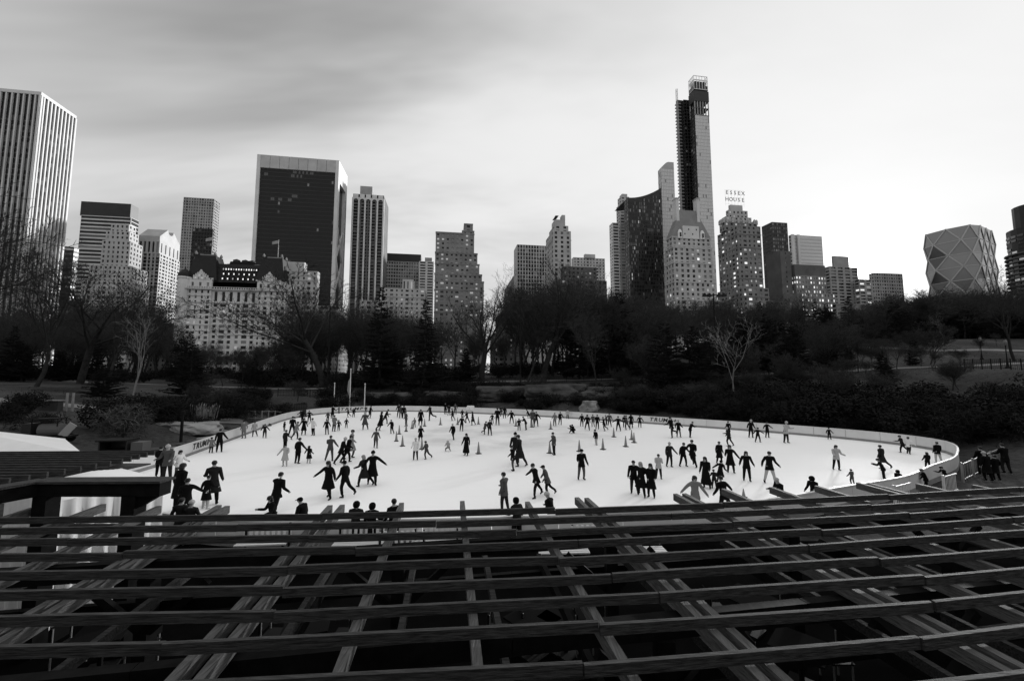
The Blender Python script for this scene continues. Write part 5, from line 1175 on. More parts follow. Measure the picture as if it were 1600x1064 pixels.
for i in range(110):     # undergrowth at the feet of the wood
    px = rnd.uniform(-150, 1450); y = rnd.uniform(84, 150); x = at(px, 560, y).x
    if abs(px-764) < 5: continue
    plant('thicket', [rnd.choice(SHT+SHR)], 'dark thicket under the wood '+zone(px), 'bush', x, y, rnd.uniform(2.0, 3.6), 1.0, None, 'thickets under the wood', rnd.uniform(1.2, 2.0), names=('foliage',))
for i in range(18):      # unseen evergreens, added behind the viewpoint to dim surfaces facing it
    x = -46+i*5.4+rnd.uniform(-1.5, 1.5); y = rnd.uniform(-24, -15)
    plant('spruce_tree', rnd.choice(CON), 'unseen dark evergreen added behind the viewing platform to block sky light', 'conifer', x, y, rnd.uniform(12, 16), 15, None, 'unseen evergreens added to block sky light', 1.2)
# shrubs along the bank behind the boards
k = 0
for i in range(0, len(RINK)):
    x0, y0 = RINK[i]
    if y0 < 30 and x0 > 20: pass
    if y0 < 34: continue
    n_ = Vector((x0-cxr, y0-cyr)).normalized()
    for j in range(5):
        d = rnd.uniform(3.6, 17); x = x0+n_.x*d+rnd.uniform(-1, 1); y = y0+n_.y*d+rnd.uniform(-1, 1)
        if rink_dist(x, y) < 3.3: continue
        if x < -20 and rnd.random() < .8: continue
        if -5 < x < 16 and d < 12 and rnd.random() < .55: continue
        if 9 < x < 14.5 and 56 < y < 61: continue
        s = rnd.uniform(.9, 2.2)*(1.25 if x > 20 else 1); me = rnd.choice(SHR+SHT+SHT)
        if k >= 290: break
        k += 1
        side = 'left' if x < -18 else ('middle' if x < 14 else 'right')
        plant('shrub', [me], 'dark winter shrub behind the boards '+zone(px_of(x, y)), 'shrub', x, y, s, 1.0, None, 'shrubs on the %s bank' % side, rnd.uniform(1.0, 1.5), names=('foliage',))
for i in range(120):     # many stemmed bare bushes, mostly on the right bank
    if i % 4: px = rnd.uniform(980, 1560)
    else: px = rnd.uniform(280, 980)
    y = rnd.uniform(46, 72); x = at(px, 600, y).x; d = rink_dist(x, y)
    if d < 6.5 or d > 24: continue
    plant('bare_bush', rnd.choice(SM), 'many stemmed bare bush on the bank '+zone(px), 'bush', x, y, rnd.uniform(2.2, 4.6), 20, None, 'bare bushes on the bank', rnd.uniform(1.3, 2.2))
# leaf and twig litter cover on the bank
B = MB(); r = random.Random(99)
for i in range(26000):
    x = r.uniform(-75, 90); y = r.uniform(30, 105); d = rink_dist(x, y) if r.random() < .15 else 5
    if d < 1.6: continue
    if inside(x, y, RC): continue
    z = None
    if i % 1 == 0:
        x0, y0 = x, y
    dd = r.uniform(.03, .16)
    z = terrain(x, y) if i < 9000 else None
    if z is None: break
    if z < .15: continue
    a = r.random()*6.28; u = Vector((math.cos(a), math.sin(a), r.uniform(.0, 1.2)))*dd*2; p = Vector((x, y, z)); w = Vector((-u.y, u.x, 0)).normalized()*.03
    B.face([p-w, p+w, p+u], 'shrub' if r.random() < .6 else 'shrub_light')
B.build('ground_litter', kind='stuff'); bpy.data.objects['ground_litter'].update_tag()
tag(bpy.data.objects['ground_litter'], 'dry twigs and grass tufts scattered over the banks', 'ground cover')
# named shrubs at the left
for px, y, h, me, lb, wd in ((22, 37, 1.5, SHR[0], 'round clipped dark bush at the left edge, left of two', 1.0), (50, 38, 1.8, SHR[1], 'round clipped dark bush, right one of two at the left edge', 1.0), (0, 34, .8, SHL[0], 'low dry hedge in front of the round bushes', 2.2),
        (200, 33, 2.2, SHL[0], 'pale feathery bush left of the white barked tree', 1.0), (175, 35, 2.6, SHR[2], 'dark conical bush beside the bin at left', 1.0), (318, 41, 1.2, SHR[1], 'dark low bush right of the pale rock', 1.3)):
    x = at(px, 600, y).x; plant('bush', [me], lb, 'bush', x, y, h, 1.0, None, None, wd, names=('foliage',))
def reeds(px, y, lb):
    x = at(px, 600, y).x; g = terrain(x, y); T = thing('reed_clump', lb, 'reeds', (x, y, g)); mb = MB(); r = random.Random(px)
    for k in range(130):
        a = r.random()*6.28; q = r.random()*1.1; p = (math.cos(a)*q, math.sin(a)*q*.6, 0); e = (p[0]*1.3+r.gauss(0, .15), p[1]*1.3, 1.5+r.random()*.9); mb.tube(p, e, .012, .006, 3, 'dry_reed')
        if k % 3 == 0: mb.tube(e, (e[0]+.05, e[1], e[2]+.25), .035, .01, 3, 'dry_reed')
    mb.build('stalks', T, 'stuff')
reeds(322, 42, 'clump of tall dry pale reeds behind the pale rock')

# rocks
def rock(px, y, sx, sy, sz, m, lb, seed, name='rock', sink=.3):
    x = at(px, 600, y).x; g = terrain(x, y); me = bpy.data.meshes.new(name); import bmesh
    bm = bmesh.new(); bmesh.ops.create_icosphere(bm, subdivisions=4, radius=1)
    for v in bm.verts:
        n_ = mnoise.noise(v.co*1.3+Vector((seed, 0, 0)))*.45+mnoise.noise(v.co*3.5+Vector((seed, 3, 0)))*.16; c = v.co*(1+n_); c.z = max(c.z, -.4); c.z = min(c.z, .62+.12*n_); v.co = Vector((c.x*sx, c.y*sy, c.z*sz))
    bm.to_mesh(me); bm.free(); me.polygons.foreach_set('use_smooth', [False]*len(me.polygons)); me.materials.append(MATS[m])
    o = link(name, me); o.location = (x, y, g+sz*(sink)); return tag(o, lb, 'rock')
rock(312, 39.5, 2.6, 1.6, .95, 'rock_light', 'large pale flat topped rock by the dark post at left', 3)
rock(270, 40, 1.5, .8, .3, 'rock_light', 'thin pale stone slab left of the large pale rock', 9)
rock(921, 60.5, 1.35, 1.1, 1.5, 'rock_light', 'rounded grey boulder just behind the far boards right of centre', 5)
for i, (px, y, sx, sz) in enumerate(((790, 71, 5.5, 2.4), (700, 73, 4.5, 1.9), (868, 68, 5.5, 2.6), (955, 66, 4.5, 1.8), (1010, 63, 3.4, 1.4), (608, 74, 4.2, 1.6))):
    rock(px, y, sx, 2.5, sz, 'rock', ['dark rock ledge behind boards below the elm', 'dark rock ledge behind boards below the right spruce', 'tallest dark rock ledge below the twin pair of trees', 'low rock ledge just right of the grey boulder', 'small rock ledge above start of far right lettering', 'dark rock ledge behind boards right of the flagpoles'][i], 20+i, 'rock_ledge')
rock(735, 63.3, .6, .5, .6, 'white_trim', 'white rounded mound just above the far boards in mid rink', 44, 'snow_mound', .0).location.z = .82
# stones heaped outside the left boards
for i in range(34):
    t = i/33; px = 238+210*t+rnd.uniform(-6, 6); y = 26.5+30*t*t+rnd.uniform(-.6, .6)+2*t; x = -24.4-5.6*min(1, t*1.1)-rnd.uniform(.2, 2.0); y = 24+34*t
    o = rock(400, 40, .5+.5*rnd.random(), .45+.3*rnd.random(), .35+.35*rnd.random(), 'rock' if i % 4 else 'rock_light', 'rough stone in the heap outside the left boards', 60+i, 'stone')
    o.location = (x, y, .12+terrain(x, y)); o['group'] = 'stones heaped outside the left boards'

# ------------------------------------------------------------------ park furniture
def pole_things():
    for px, y, top, lb, fl in ((523, 67.6, 600, 'short white pole, left of three behind the far lettering', 0), (547.5, 68, 578, 'tallest white flagpole with a furled flag, middle of three', 1), (570.5, 67.8, 601, 'short white pole, right of three behind the far lettering', 0)):
        x = at(px, 600, y).x; g = terrain(x, y); zt = at(px, top, y).z; T = thing('flagpole', lb, 'flagpole', (x, y, g)); mb = MB()
        mb.tube((0, 0, -.2), (0, 0, zt-g), .11, .06, 8, 'white_trim', True); mb.build('pole', T); mb = MB(); mb.lathe((0, 0, zt-g), [(.04, 0), (.11, .08), (.1, .18), (.02, .25)], 8, 'white_trim'); mb.build('finial', T)
        if fl:
            mb = MB(); h = zt-g
            P = [(-.08, 0, h-1.4), (-.42, .08, h-1.9), (-.5, 0, h-3.4), (-.3, .1, h-4.3), (-.1, 0, h-3.6)]; Q = [(a, b_+.1, c_) for a, b_, c_ in P]
            mb.face(P, 'concrete'); mb.face(Q[::-1], 'concrete')
            for i in range(5): mb.face([P[i], Q[i], Q[(i+1) % 5], P[(i+1) % 5]], 'concrete')
            mb.build('flag', T)
    for px, y, top, lb in ((513, 78, 478, 'tall thin floodlight mast before the leaning bare tree'), (813, 74, 463, 'tall floodlight mast with lamps left of the twin pair of trees'), (1119, 62, 458, 'floodlight mast with a cluster of dark lamps before the chateau roofed house')):
        x = at(px, 560, y).x; g = terrain(x, y); zt = at(px, top, y).z-g; T = thing('floodlight_mast', lb, 'light mast', (x, y, g))
        mb = MB(); mb.tube((0, 0, -.2), (0, 0, zt), .17, .09, 8, 'dark_metal'); mb.build('pole', T); mb = MB(); mb.beam((-1.6, 0, zt-.3), (1.6, 0, zt-.3), .1, .1, 'dark_metal'); mb.build('crossarm', T)
        for k in (-1.5, -.75, .75, 1.5):
            mb = MB(); mb.lathe((k, -.25, zt-.55), [(.12, .5), (.2, .35), (.42, .05), (.44, -.05)], 8, 'dark_metal'); mb.lathe((k, -.25, zt-.62), [(.4, 0), (.4, .03)], 8, 'lamp_glass'); mb.build('lamp', T)
    for px, y, base, lb in ((1541, 66, 627, 'park lamp post with round lantern, farther left one on the right hillside'), (1583, 52, 652, 'park lamp post with round lantern, nearer right one by the railing')):
        x = at(px, base, y).x; g = terrain(x, y); T = thing('lamp_post', lb, 'lamp post', (x, y, g)); mb = MB()
        mb.lathe((0, 0, -.1), [(.24, 0), (.24, .25), (.15, .4), (.1, .9), (.06, 1.2), (.055, 3.0), (.1, 3.05), (.05, 3.12)], 10, 'dark_metal'); mb.build('post', T)
        mb = MB(); mb.lathe((0, 0, 3.12), [(.08, 0), (.15, .15), (.17, .35), (.12, .55), (.06, .62)], 12, 'lamp_glass'); l = mb.build('lantern', T)
        mb = MB(); mb.lathe((0, 0, 3.78), [(.2, 0), (.14, .08), (.05, .14), (.02, .3)], 10, 'dark_metal'); mb.build('cap', T)
    x = at(286, 640, 35).x; g = terrain(x, 35); T = thing('dark_post', 'dark upright post with a small box on top by the pale rock', 'post', (x, 35, g)); mb = MB(); mb.beam((0, 0, -.2), (0, 0, 2.5), .16, .16, 'dark_metal'); mb.build('pole', T); mb = MB(); mb.box((.05, 0, 2.6), (.28, .2, .3), 'dark_metal'); mb.build('box', T)
pole_things()
def railing(name, lb, pts, h=1.15, gap=.14, m='dark_metal', g=None):
    a0 = pts[0]; T = thing(name, lb, 'railing', (a0[0], a0[1], terrain(*a0))); z0 = terrain(*a0); P = MB(); 
    for i in range(len(pts)-1):
        A = Vector(pts[i]); B_ = Vector(pts[i+1]); L = (B_-A).length; n = int(L/gap)
        za = terrain(*A); zb = terrain(*B_)
        for hh in (h, h*.14):
            mb = MB(); mb.beam((A.x-a0[0], A.y-a0[1], za-z0+hh), (B_.x-a0[0], B_.y-a0[1], zb-z0+hh), .05, .05, m); mb.build('rail', T)
        for k in range(n):
            q = A+(B_-A)*k/n; z = za+(zb-za)*k/n-z0; P.beam((q.x-a0[0], q.y-a0[1], z), (q.x-a0[0], q.y-a0[1], z+h), .018, .018, m)
        mb = MB(); mb.beam((A.x-a0[0], A.y-a0[1], za-z0-.1), (A.x-a0[0], A.y-a0[1], za-z0+h+.1), .09, .09, m); mb.build('post', T)
    P.build('pickets', T, 'stuff')
def seg(a, b, n): return [(a[0]+(b[0]-a[0])*i/n, a[1]+(b[1]-a[1])*i/n) for i in range(n+1)]
railing('iron_railing', 'dark iron picket railing by the lamp post at the right edge', seg((at(1514, 640, 56).x, 56), (at(1640, 650, 47).x, 47), 8), 1.3, .22)
railing('iron_railing', 'dark railing along the path behind the middle far boards', seg((-14, 90), (30, 83), 12), 1.0, .4)
railing('iron_railing', 'low dark fence behind the left lawn', seg((-42, 72), (-22, 78), 8), 1.3, .4)
railing('iron_railing', 'dark fence at the foot of the hillside lawn', seg((38, 78), (58, 62), 8), 1.1, .3)
def cart():
    y = 29; x = at(78, 680, y).x; g = terrain(x, y); T = thing('utility_cart', 'small dark utility cart with a tank on the left lawn', 'cart', (x, y, g), .3)
    mb = MB(); mb.box((0, 0, .45), (2.6, 1.1, .12), 'dark_metal'); mb.build('bed', T)
    for sx in (-.85, .85):
        for sy in (-.55, .55): mb = MB(); mb.tube((sx, sy-.06, .3), (sx, sy+.06, .3), .3, .3, 12, 'dark_metal', True); mb.build('wheel', T)
    mb = MB(); mb.smooth = False; mb.tube((-.5, 0, .95), (.7, 0, .95), .45, .45, 14, 'brick_dark', True); mb.build('tank', T)
    mb = MB(); mb.box((-1.05, 0, 1.0), (.5, .9, .9), 'dark_panel'); mb.build('cab', T); mb = MB(); mb.beam((.9, -.4, .5), (1.5, -.4, 1.35), .08, .5, 'concrete'); mb.build('ramp', T)
    mb = MB()
    for s in (-.4, .4): mb.beam((-.8, s, 1.2), (-.8, s, 1.75), .05, .05, 'dark_metal'); mb.beam((.6, s, 1.2), (.6, s, 1.75), .05, .05, 'dark_metal')
    mb.beam((-.8, 0, 1.75), (.6, 0, 1.75), .9, .05, 'dark_metal'); mb.build('rack', T)
cart()
def bin_box():
    y = 27.5; x = at(186, 690, y).x; g = terrain(x, y); T = thing('storage_bin', 'dark open fronted bin shelter on the left lawn near the cart', 'bin', (x, y, g), .15)
    mb = MB()
    for c_, d_ in (((-.8, 0, .75), (.08, 1, 1.5)), ((.8, 0, .75), (.08, 1, 1.5)), ((0, .5, .75), (1.52, .08, 1.5)), ((0, 0, .06), (1.52, .9, .1))): mb.box(c_, d_, 'dark_panel')
    mb.build('body', T); mb = MB(); mb.beam((-.9, -.1, 1.56), (.9, -.1, 1.56), 1.25, .08, 'dark_metal'); mb.build('lid', T)
    mb = MB(); mb.box((0, .1, .9), (1.5, .7, .05), 'dark_metal'); mb.build('shelf', T); mb = MB(); mb.box((1.35, 0, .7), (.7, .8, 1.4), 'brick_dark'); mb.build('cabinet', T)
bin_box()
def patio():   # low wall and gate posts on the left lawn
    y = 40; x = at(98, 630, y).x; g = terrain(x, y); T = thing('stone_table_set', 'low stone wall with pale coping and two gate posts on the left lawn', 'low wall', (x, y, g))
    mb = MB(); mb.box((-1.4, 0, .5), (2.4, .5, 1.0), 'rock'); mb.build('wall', T); mb = MB(); mb.box((-1.4, 0, 1.05), (2.6, .7, .1), 'rock_light'); mb.build('coping', T)
    for s in (.4, 1.0): mb = MB(); mb.beam((s, 0, 0), (s, 0, 1.8), .14, .14, 'rock_light'); mb.build('post', T)
patio()
def rink_gate():
    g = on_z(462, 652, 0); T = thing('rink_gate', 'dark barred gate standing at the left end of the far boards', 'gate', (g.x+.6, g.y, 0), .5); mb = MB()
    for k in range(6): m_ = MB(); m_.beam((-.75+k*.3, 0, 0), (-.75+k*.3, 0, 1.9), .05, .05, 'dark_metal'); m_.build('bar', T)
    for z in (.1, .75, 1.3, 1.9): m_ = MB(); m_.beam((-.8, 0, z), (.8, 0, z), .06, .07, 'dark_metal'); m_.build('rail', T)
    m_ = MB(); m_.box((0, .03, .95), (1.5, .02, 1.7), 'dark_panel'); m_.build('mesh_panel', T)
rink_gate()
# little timber footbridge rails behind the left boards
railing('wooden_rail', 'pale timber rail behind the left boards near the barred gate', seg((at(388, 640, 52).x, 52), (at(440, 638, 56).x, 56), 5), 1.0, .9, 'rock_light')

# traffic cones
cn = None
CL = ['lone training cone in the very front left of the ring', 'training cone just behind the front left pair', 'training cone below the first pair on the left of the ring', 'training cone at the left next to the grey skater', 'training cone beside a small child at back left',
      'training cone right of the long black coat at back left', 'training cone half hidden between white jacket and child', 'training cone alone at the front middle of the ring', 'training cone alone on the back left of the ring', 'training cone hidden behind the elbowing skater at back',
      'training cone alone at the back middle of the ring', 'training cone beside the young man in grey jacket', 'training cone just left of the small dark grey skater at back right', 'training cone alone on the back right of the ring', 'training cone under the grey skater at back right',
      'training cone above the head of the man facing us', 'training cone right of the child with pale legs', 'training cone at the front right, between child and right end pair', 'training cone behind skaters with spread arms at right', 'training cone left of the right end pair of the ring', 'training cone right of the right end pair of the ring',
      'training cone by the near boards under a reaching arm']
m_ = MB(); m_.smooth = True; m_.lathe((0, 0, .04), [(.15, 0), (.13, .1), (.035, .66), (.03, .7)], 14, 'cone_grey'); cm = m_.mesh('cone_body'); m_ = MB(); m_.box((0, 0, .02), (.40, .40, .04), 'dark_metal'); bmh = m_.mesh('base_plate'); m_ = MB(); m_.lathe((0, 0, .38), [(.098, 0), (.074, .14)], 14, 'board_white'); stp = m_.mesh('stripe')
for (x, y), lb in zip(CONES, CL):
    T = thing('traffic_cone', lb, 'cone', (x, y, 0), rnd.random(), 'cones ringing the middle of the rink'); T.scale = (.9, .9, 1.22) if y > 24 else (.6, .6, .55)
    link('cone_body', cm, T); link('base_plate', bmh, T)

# ------------------------------------------------------------------ tents
def tent_right():
    F = Vector((-12.7, 13.25)); Rr = Vector((-10.3, 12.05)); d = Vector((-.25, -.97)); L2 = F+d*2.5; R2 = Rr+d*2.4; c = (F+R2)/2
    T = thing('canopy_tent', 'white canopy tent with pleated side curtain beside the rink at left', 'tent', (c.x, c.y, 0))
    C4 = [L2, R2, Rr, F]; ze = 2.98; n = 10
    mb = MB(); mb.smooth = True; k = mb.mi('canvas')
    for j in range(n+1):
        for i in range(n+1):
            u, v = i/n, j/n; p = (L2*(1-u)+R2*u)*(1-v)+(F*(1-u)+Rr*u)*v; hgt = ze+.32*min(u, 1-u, v, 1-v)*2*.9+.05*math.sin(u*math.pi)*math.sin(v*math.pi); mb.v.append((p.x-c.x, p.y-c.y, hgt))
    for j in range(n):
        for i in range(n): a = j*(n+1)+i; mb.f.append((a, a+1, a+n+2, a+n+1)); mb.m.append(k)
    mb.build('canopy', T)
    for i in range(4):
        A, B_ = C4[i], C4[(i+1) % 4]; mb = MB(); mb.smooth = True; nn = 40
        zb = .05 if i in (0, 1) else ze-.32
        for s in range(nn+1):
            p = A+(B_-A)*s/nn; nrm = Vector(((B_-A).y, -(B_-A).x)).normalized(); o = .07*math.sin(s*1.15)+.03*math.sin(s*2.9)
            for z, f in ((ze, .2), (ze-.3, .4), (1.3, .9), (zb, 1.3)) if i in (0, 1) else ((ze, .1), (zb, .2)):
                q = p+nrm*o*f; mb.v.append((q.x-c.x, q.y-c.y, z))
        rws = 4 if i in (0, 1) else 2; k = mb.mi('canvas')
        for s in range(nn):
            for w in range(rws-1): a = s*rws+w; mb.f.append((a, a+1, a+rws+1, a+rws)); mb.m.append(k)
        mb.build('side_curtain' if i in (0, 1) else 'valance', T)
        q = A; mb = MB(); mb.tube((q.x-c.x+(.04 if i == 2 else 0), q.y-c.y, 0), (q.x-c.x, q.y-c.y, ze), .035, .035, 8, 'white_trim'); mb.build('post', T)
tent_right()
def tent_left():
    T = thing('canopy_tent', 'large white peaked tent roof cut off by the left picture edge', 'tent', (-28.3, 20.2, 0))
    C4 = [(-7, -5), (7.2, -.2), (1.0, 4.5), (-7, 5)]; pk = (-1.5, 1.0, 3.35); ze = 2.15
    for i in range(4):
        a, b_ = C4[i], C4[(i+1) % 4]; mb = MB(); mb.face([(*a, ze), (*b_, ze), pk], 'canvas'); mb.build('roof_panel', T); mb = MB(); mb.face([(*a, ze-.35), (*b_, ze-.35), (*b_, ze), (*a, ze)], 'canvas'); mb.face([(*a, .05), (*b_, .05), (*b_, ze-.37), (*a, ze-.37)], 'canvas'); mb.build('side_wall', T)
        mb = MB(); mb.tube((*a, 0), (*a, ze), .05, .05, 8, 'white_trim'); mb.build('post', T)
tent_left()
x = at(1596, 690, 33); T = thing('white_van', 'white rounded vehicle nose peeking in at the right picture edge', 'vehicle', (x.x+1.5, 33, .05), .2)
mb = MB(); mb.smooth = True; mb.lathe((0, 0, .55), [(1.5, 0), (1.62, .5), (1.6, 1.1), (1.4, 1.5), (.8, 1.75)], 20, 'white_trim', 1.0, 1.6); mb.build('body', T)
for sx in (-1.1, 1.1): mb = MB(); mb.tube((sx-.12, -1.2, .35), (sx+.12, -1.2, .35), .35, .35, 14, 'dark_metal', True); mb.build('wheel', T)
mb = MB(); mb.beam((-.7, -2.45, 1.5), (.7, -2.45, 1.5), .1, .5, 'glass_dark'); mb.build('windscreen', T)
# ------------------------------------------------------------------ the pergola below the viewpoint
RAZ = R(8.8); RD = Vector((-math.sin(RAZ), math.cos(RAZ))); RX = Vector((math.cos(RAZ), math.sin(RAZ)))
TOPZ = 3.2; SL_H = .118; SL_W = .05
def slat_y(x):     # curve of the battens as they follow the rink
    return .095*x+.004*x*x if x > -3 else .095*-3+.036+.035*(x+3)
PG = thing('pergola', 'huge dark timber pergola of long battens over paired rafters filling the foreground', 'pergola', (0, 6, 0))
def child(o): o.matrix_parent_inverse = Matrix.Translation((0, -6, 0)); return o
depth0 = [8.56, 8.02, 7.46, 6.92, 6.34, 5.76, 5.22, 4.66, 4.07, 3.5, 2.95, 2.4, 1.85]
r = random.Random(3)
for k, y0 in enumerate(depth0):
    x = -19+r.uniform(0, 3); lapse = 0
    while x < 25:
        L = r.uniform(3.6, 5.2); x1 = x+L; z = TOPZ-SL_H/2+r.uniform(-.008, .008)+(.012 if lapse % 2 else 0); n = 3; sag = r.uniform(-.01, .012)
        ya = y0+slat_y(x)*.9+r.uniform(-.012, .012); yb = y0+slat_y(x1)*.9+r.uniform(-.012, .012)+.02
        mb = MB(); tl = r.uniform(-.012, .012)
        q0 = Vector((x, ya, z)); bow = r.gauss(0, .012); lift = r.gauss(0, .004)
        for sgm in range(3):      # each batten is a little bowed
            t1 = (sgm+1)/3; q1 = Vector((x+(x1-.012-x)*t1, ya+(yb-ya)*t1+bow*math.sin(math.pi*t1), z+tl*t1+lift*math.sin(math.pi*t1)))
            mb.beam(q0, q1, SL_W, SL_H, 'wood'); q0 = q1
        ob = mb.build('slat', PG); child(ob)
        if r.random() < .25: ob['label'] = 'weathered batten with a raised end' if tl > .004 else 'dark weathered batten'
        x = x1; lapse += 1
SL = [-.356, .1064, .6055, 1.02, 1.093, 1.858, 1.936, 2.35, 2.80, 3.23, 3.70, 3.78, 4.2, 4.65, -.883, -.795, -1.715, -1.643, -2.15, -2.6, -3.05, -3.5, -3.58]
RZ = TOPZ-SL_H-.1
for s in SL:
    off = s*(CAM_H-RZ)
    def pt(t): return Vector((off, 0))+RD*t
    xe = off-1.45; far = (9.66+.17*min(xe, 9) if xe > 0 else 9.62+.03*xe)+.12*math.sin(s*9)
    mb = MB(); a = pt(1.2); b_ = pt(far); mb.beam((a.x, a.y, RZ), (b_.x, b_.y, RZ+.02), .105, .16, 'wood_rafter')
    o = mb.build('rafter', PG); child(o)
    if abs(s) < 4 and s not in (1.093, 1.936, -.795, -1.643, 3.78, -3.58):      # a second, lower layer of timbers runs beside each rafter
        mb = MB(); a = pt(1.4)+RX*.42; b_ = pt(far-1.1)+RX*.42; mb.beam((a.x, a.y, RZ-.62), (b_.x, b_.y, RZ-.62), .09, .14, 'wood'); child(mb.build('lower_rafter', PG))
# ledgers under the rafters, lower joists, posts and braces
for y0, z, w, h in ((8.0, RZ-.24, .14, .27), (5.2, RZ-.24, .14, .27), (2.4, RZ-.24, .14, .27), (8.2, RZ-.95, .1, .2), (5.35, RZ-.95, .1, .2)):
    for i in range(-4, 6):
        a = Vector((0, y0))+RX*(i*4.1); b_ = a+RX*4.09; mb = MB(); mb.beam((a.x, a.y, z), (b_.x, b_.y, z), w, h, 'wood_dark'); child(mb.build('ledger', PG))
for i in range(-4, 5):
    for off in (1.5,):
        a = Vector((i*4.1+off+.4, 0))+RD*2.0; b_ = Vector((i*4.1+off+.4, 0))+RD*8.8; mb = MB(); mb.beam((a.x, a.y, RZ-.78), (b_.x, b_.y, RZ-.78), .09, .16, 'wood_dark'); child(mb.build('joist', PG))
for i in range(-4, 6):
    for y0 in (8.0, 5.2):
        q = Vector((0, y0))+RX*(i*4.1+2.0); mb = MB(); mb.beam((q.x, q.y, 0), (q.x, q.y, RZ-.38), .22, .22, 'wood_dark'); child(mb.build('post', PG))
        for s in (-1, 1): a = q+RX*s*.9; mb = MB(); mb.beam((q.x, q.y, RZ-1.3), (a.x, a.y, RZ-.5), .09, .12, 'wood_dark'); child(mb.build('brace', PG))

# second pergola wing at left, seen along its battens
P2 = thing('pergola', 'smaller dark pergola wing seen edge on behind the left tents', 'pergola', (-15, 12, 0))
def child2(o): o.matrix_parent_inverse = Matrix.Translation((15, -12, 0)); return o
for k in range(12):
    y0 = 11.0+k*.36; xr = -12.9-.42*(y0-10.9)*.3-(.25*(15.2-y0) if y0 > 12 else .0)*.0
    xr = -12.95-.25*(13.25-y0) if y0 < 13.25 else -12.9-.15*(y0-13.25)
    mb = MB(); mb.beam((-27, y0-.5, 3.15), (xr, y0, 3.15), .055, .17, 'wood'); child2(mb.build('slat', P2))
for k in range(9):
    x0 = -27+k*1.6; mb = MB(); mb.beam((x0+.3, 10.7, 2.98), (x0-.3, 15.1, 2.98), .1, .18, 'wood'); child2(mb.build('rafter', P2))
for x0 in (-25, -20.5, -16.5):
    for y0 in (11.2, 14.8): mb = MB(); mb.beam((x0, y0, 0), (x0, y0, 2.88), .2, .2, 'wood_dark'); child2(mb.build('post', P2))
mb = MB(); mb.hexa([(x, y, z) for z in (2.72, 2.77) for x, y in ((-27, 10.9), (-13.75, 10.9), (-13.15, 13.3), (-13.3, 15.0))]+[], 'dark_panel') if False else mb.hexa([(x, y, 2.72) for x, y in ((-27, 10.9), (-13.75, 10.9), (-13.3, 15.0), (-27, 15.0))]+[(x, y, 2.77) for x, y in ((-27, 10.9), (-13.75, 10.9), (-13.3, 15.0), (-27, 15.0))], 'dark_panel'); child2(mb.build('roof_deck', P2))
# heavy portal frame standing at the left end of the near pergola
FR = thing('timber_frame', 'heavy dark timber portal beam on posts in front of the white tent', 'timber frame', (-9.9, 8.9, 0))
def fr(nm, a, b_, w, h, m='wood_dark'):
    mb = MB(); K = lambda p: (p[0]*.9+9.9, p[1]*.9-8.9, (6-(6-p[2])*.9) if p[2] > .01 else 0); mb.beam(K(a), K(b_), w, h, m); mb.build(nm, FR)
fr('beam', (-11.6, 10.1, 3.22), (-8.55, 10.1, 3.22), .3, .28); fr('cap_board', (-11.7, 10.1, 3.40), (-8.5, 10.1, 3.42), .42, .05, 'wood')
fr('side_beam', (-11.6, 10.1, 3.22), (-12.4, 8.2, 3.22), .26, .28); fr('cap_board', (-11.6, 10.1, 3.41), (-12.5, 8.0, 3.41), .36, .05, 'wood')
fr('post', (-11.45, 10.1, 0), (-11.45, 10.1, 3.08), .3, .3); fr('post', (-9.3, 10.1, 0), (-9.3, 10.1, 3.08), .3, .3)
fr('bracket', (-9.3, 10.1, 2.8), (-8.8, 10.1, 3.1), .2, .2); fr('lower_beam', (-11.6, 10.12, 2.25), (-9.3, 10.12, 2.25), .12, .18)

# ------------------------------------------------------------------ under the pergola and around the near boards
def bench(x, y, rz, lb, light=True):
    T = thing('slatted_bench', lb, 'bench', (x, y, .03), rz, 'slatted benches under and beyond the pergola'); m = 'board_white' if light else 'concrete'
    for k in range(4): mb = MB(); mb.box((0, -.2+k*.13, .45), (1.6, .1, .04), m); mb.build('seat_slat', T)
    for k in range(9): mb = MB(); mb.box((-.72+k*.18, .28, .72), (.09, .03, .42), m); mb.build('back_slat', T)
    for s in (-.7, .7): mb = MB(); mb.beam((s, -.2, 0), (s, -.2, .43), .06, .06, 'dark_metal'); mb.beam((s, .26, 0), (s, .3, .95), .06, .06, 'dark_metal'); mb.build('leg', T)
bench(on_z(412, 836, .7).x, on_z(412, 836, .7).y, .1, 'white slatted bench glimpsed through battens at left, below the rafter ends')
bench(on_z(700, 976, .7).x, on_z(700, 976, .7).y, .1, 'white slatted bench alone in the dark under the centre rafters')
for i, px in enumerate((560, 625, 680, 880, 930, 1000)):
    q = on_z(px, 838+(i % 2)*10, .7); bench(q.x, q.y, .05, ['white slatted bench first from left in the row beyond the pergola', 'white slatted bench second from left in the row beyond the pergola', 'white slatted bench just left of the centre rafter end', 'white slatted bench right of the lone grey jacket man', 'white slatted bench between the white hat child and rafter ends', 'white slatted bench rightmost of the row beyond the pergola'][i])
bpy.data.objects[[o.name for o in COL.objects if o.get('label', '').startswith('white slatted bench alone')][0]].scale = (.28, .28, .5)
def cafe_table(x, y, lb):
    T = thing('cafe_table', lb, 'table', (x, y, .03), rnd.random(), 'tables in the dark under the pergola'); mb = MB(); mb.box((0, 0, .74), (.9, .9, .04), 'cafe_grey'); mb.build('tabletop', T)
    mb = MB(); mb.tube((0, 0, 0), (0, 0, .72), .05, .04, 8, 'dark_metal'); mb.box((0, 0, .02), (.5, .5, .04), 'dark_metal'); mb.build('stand', T)
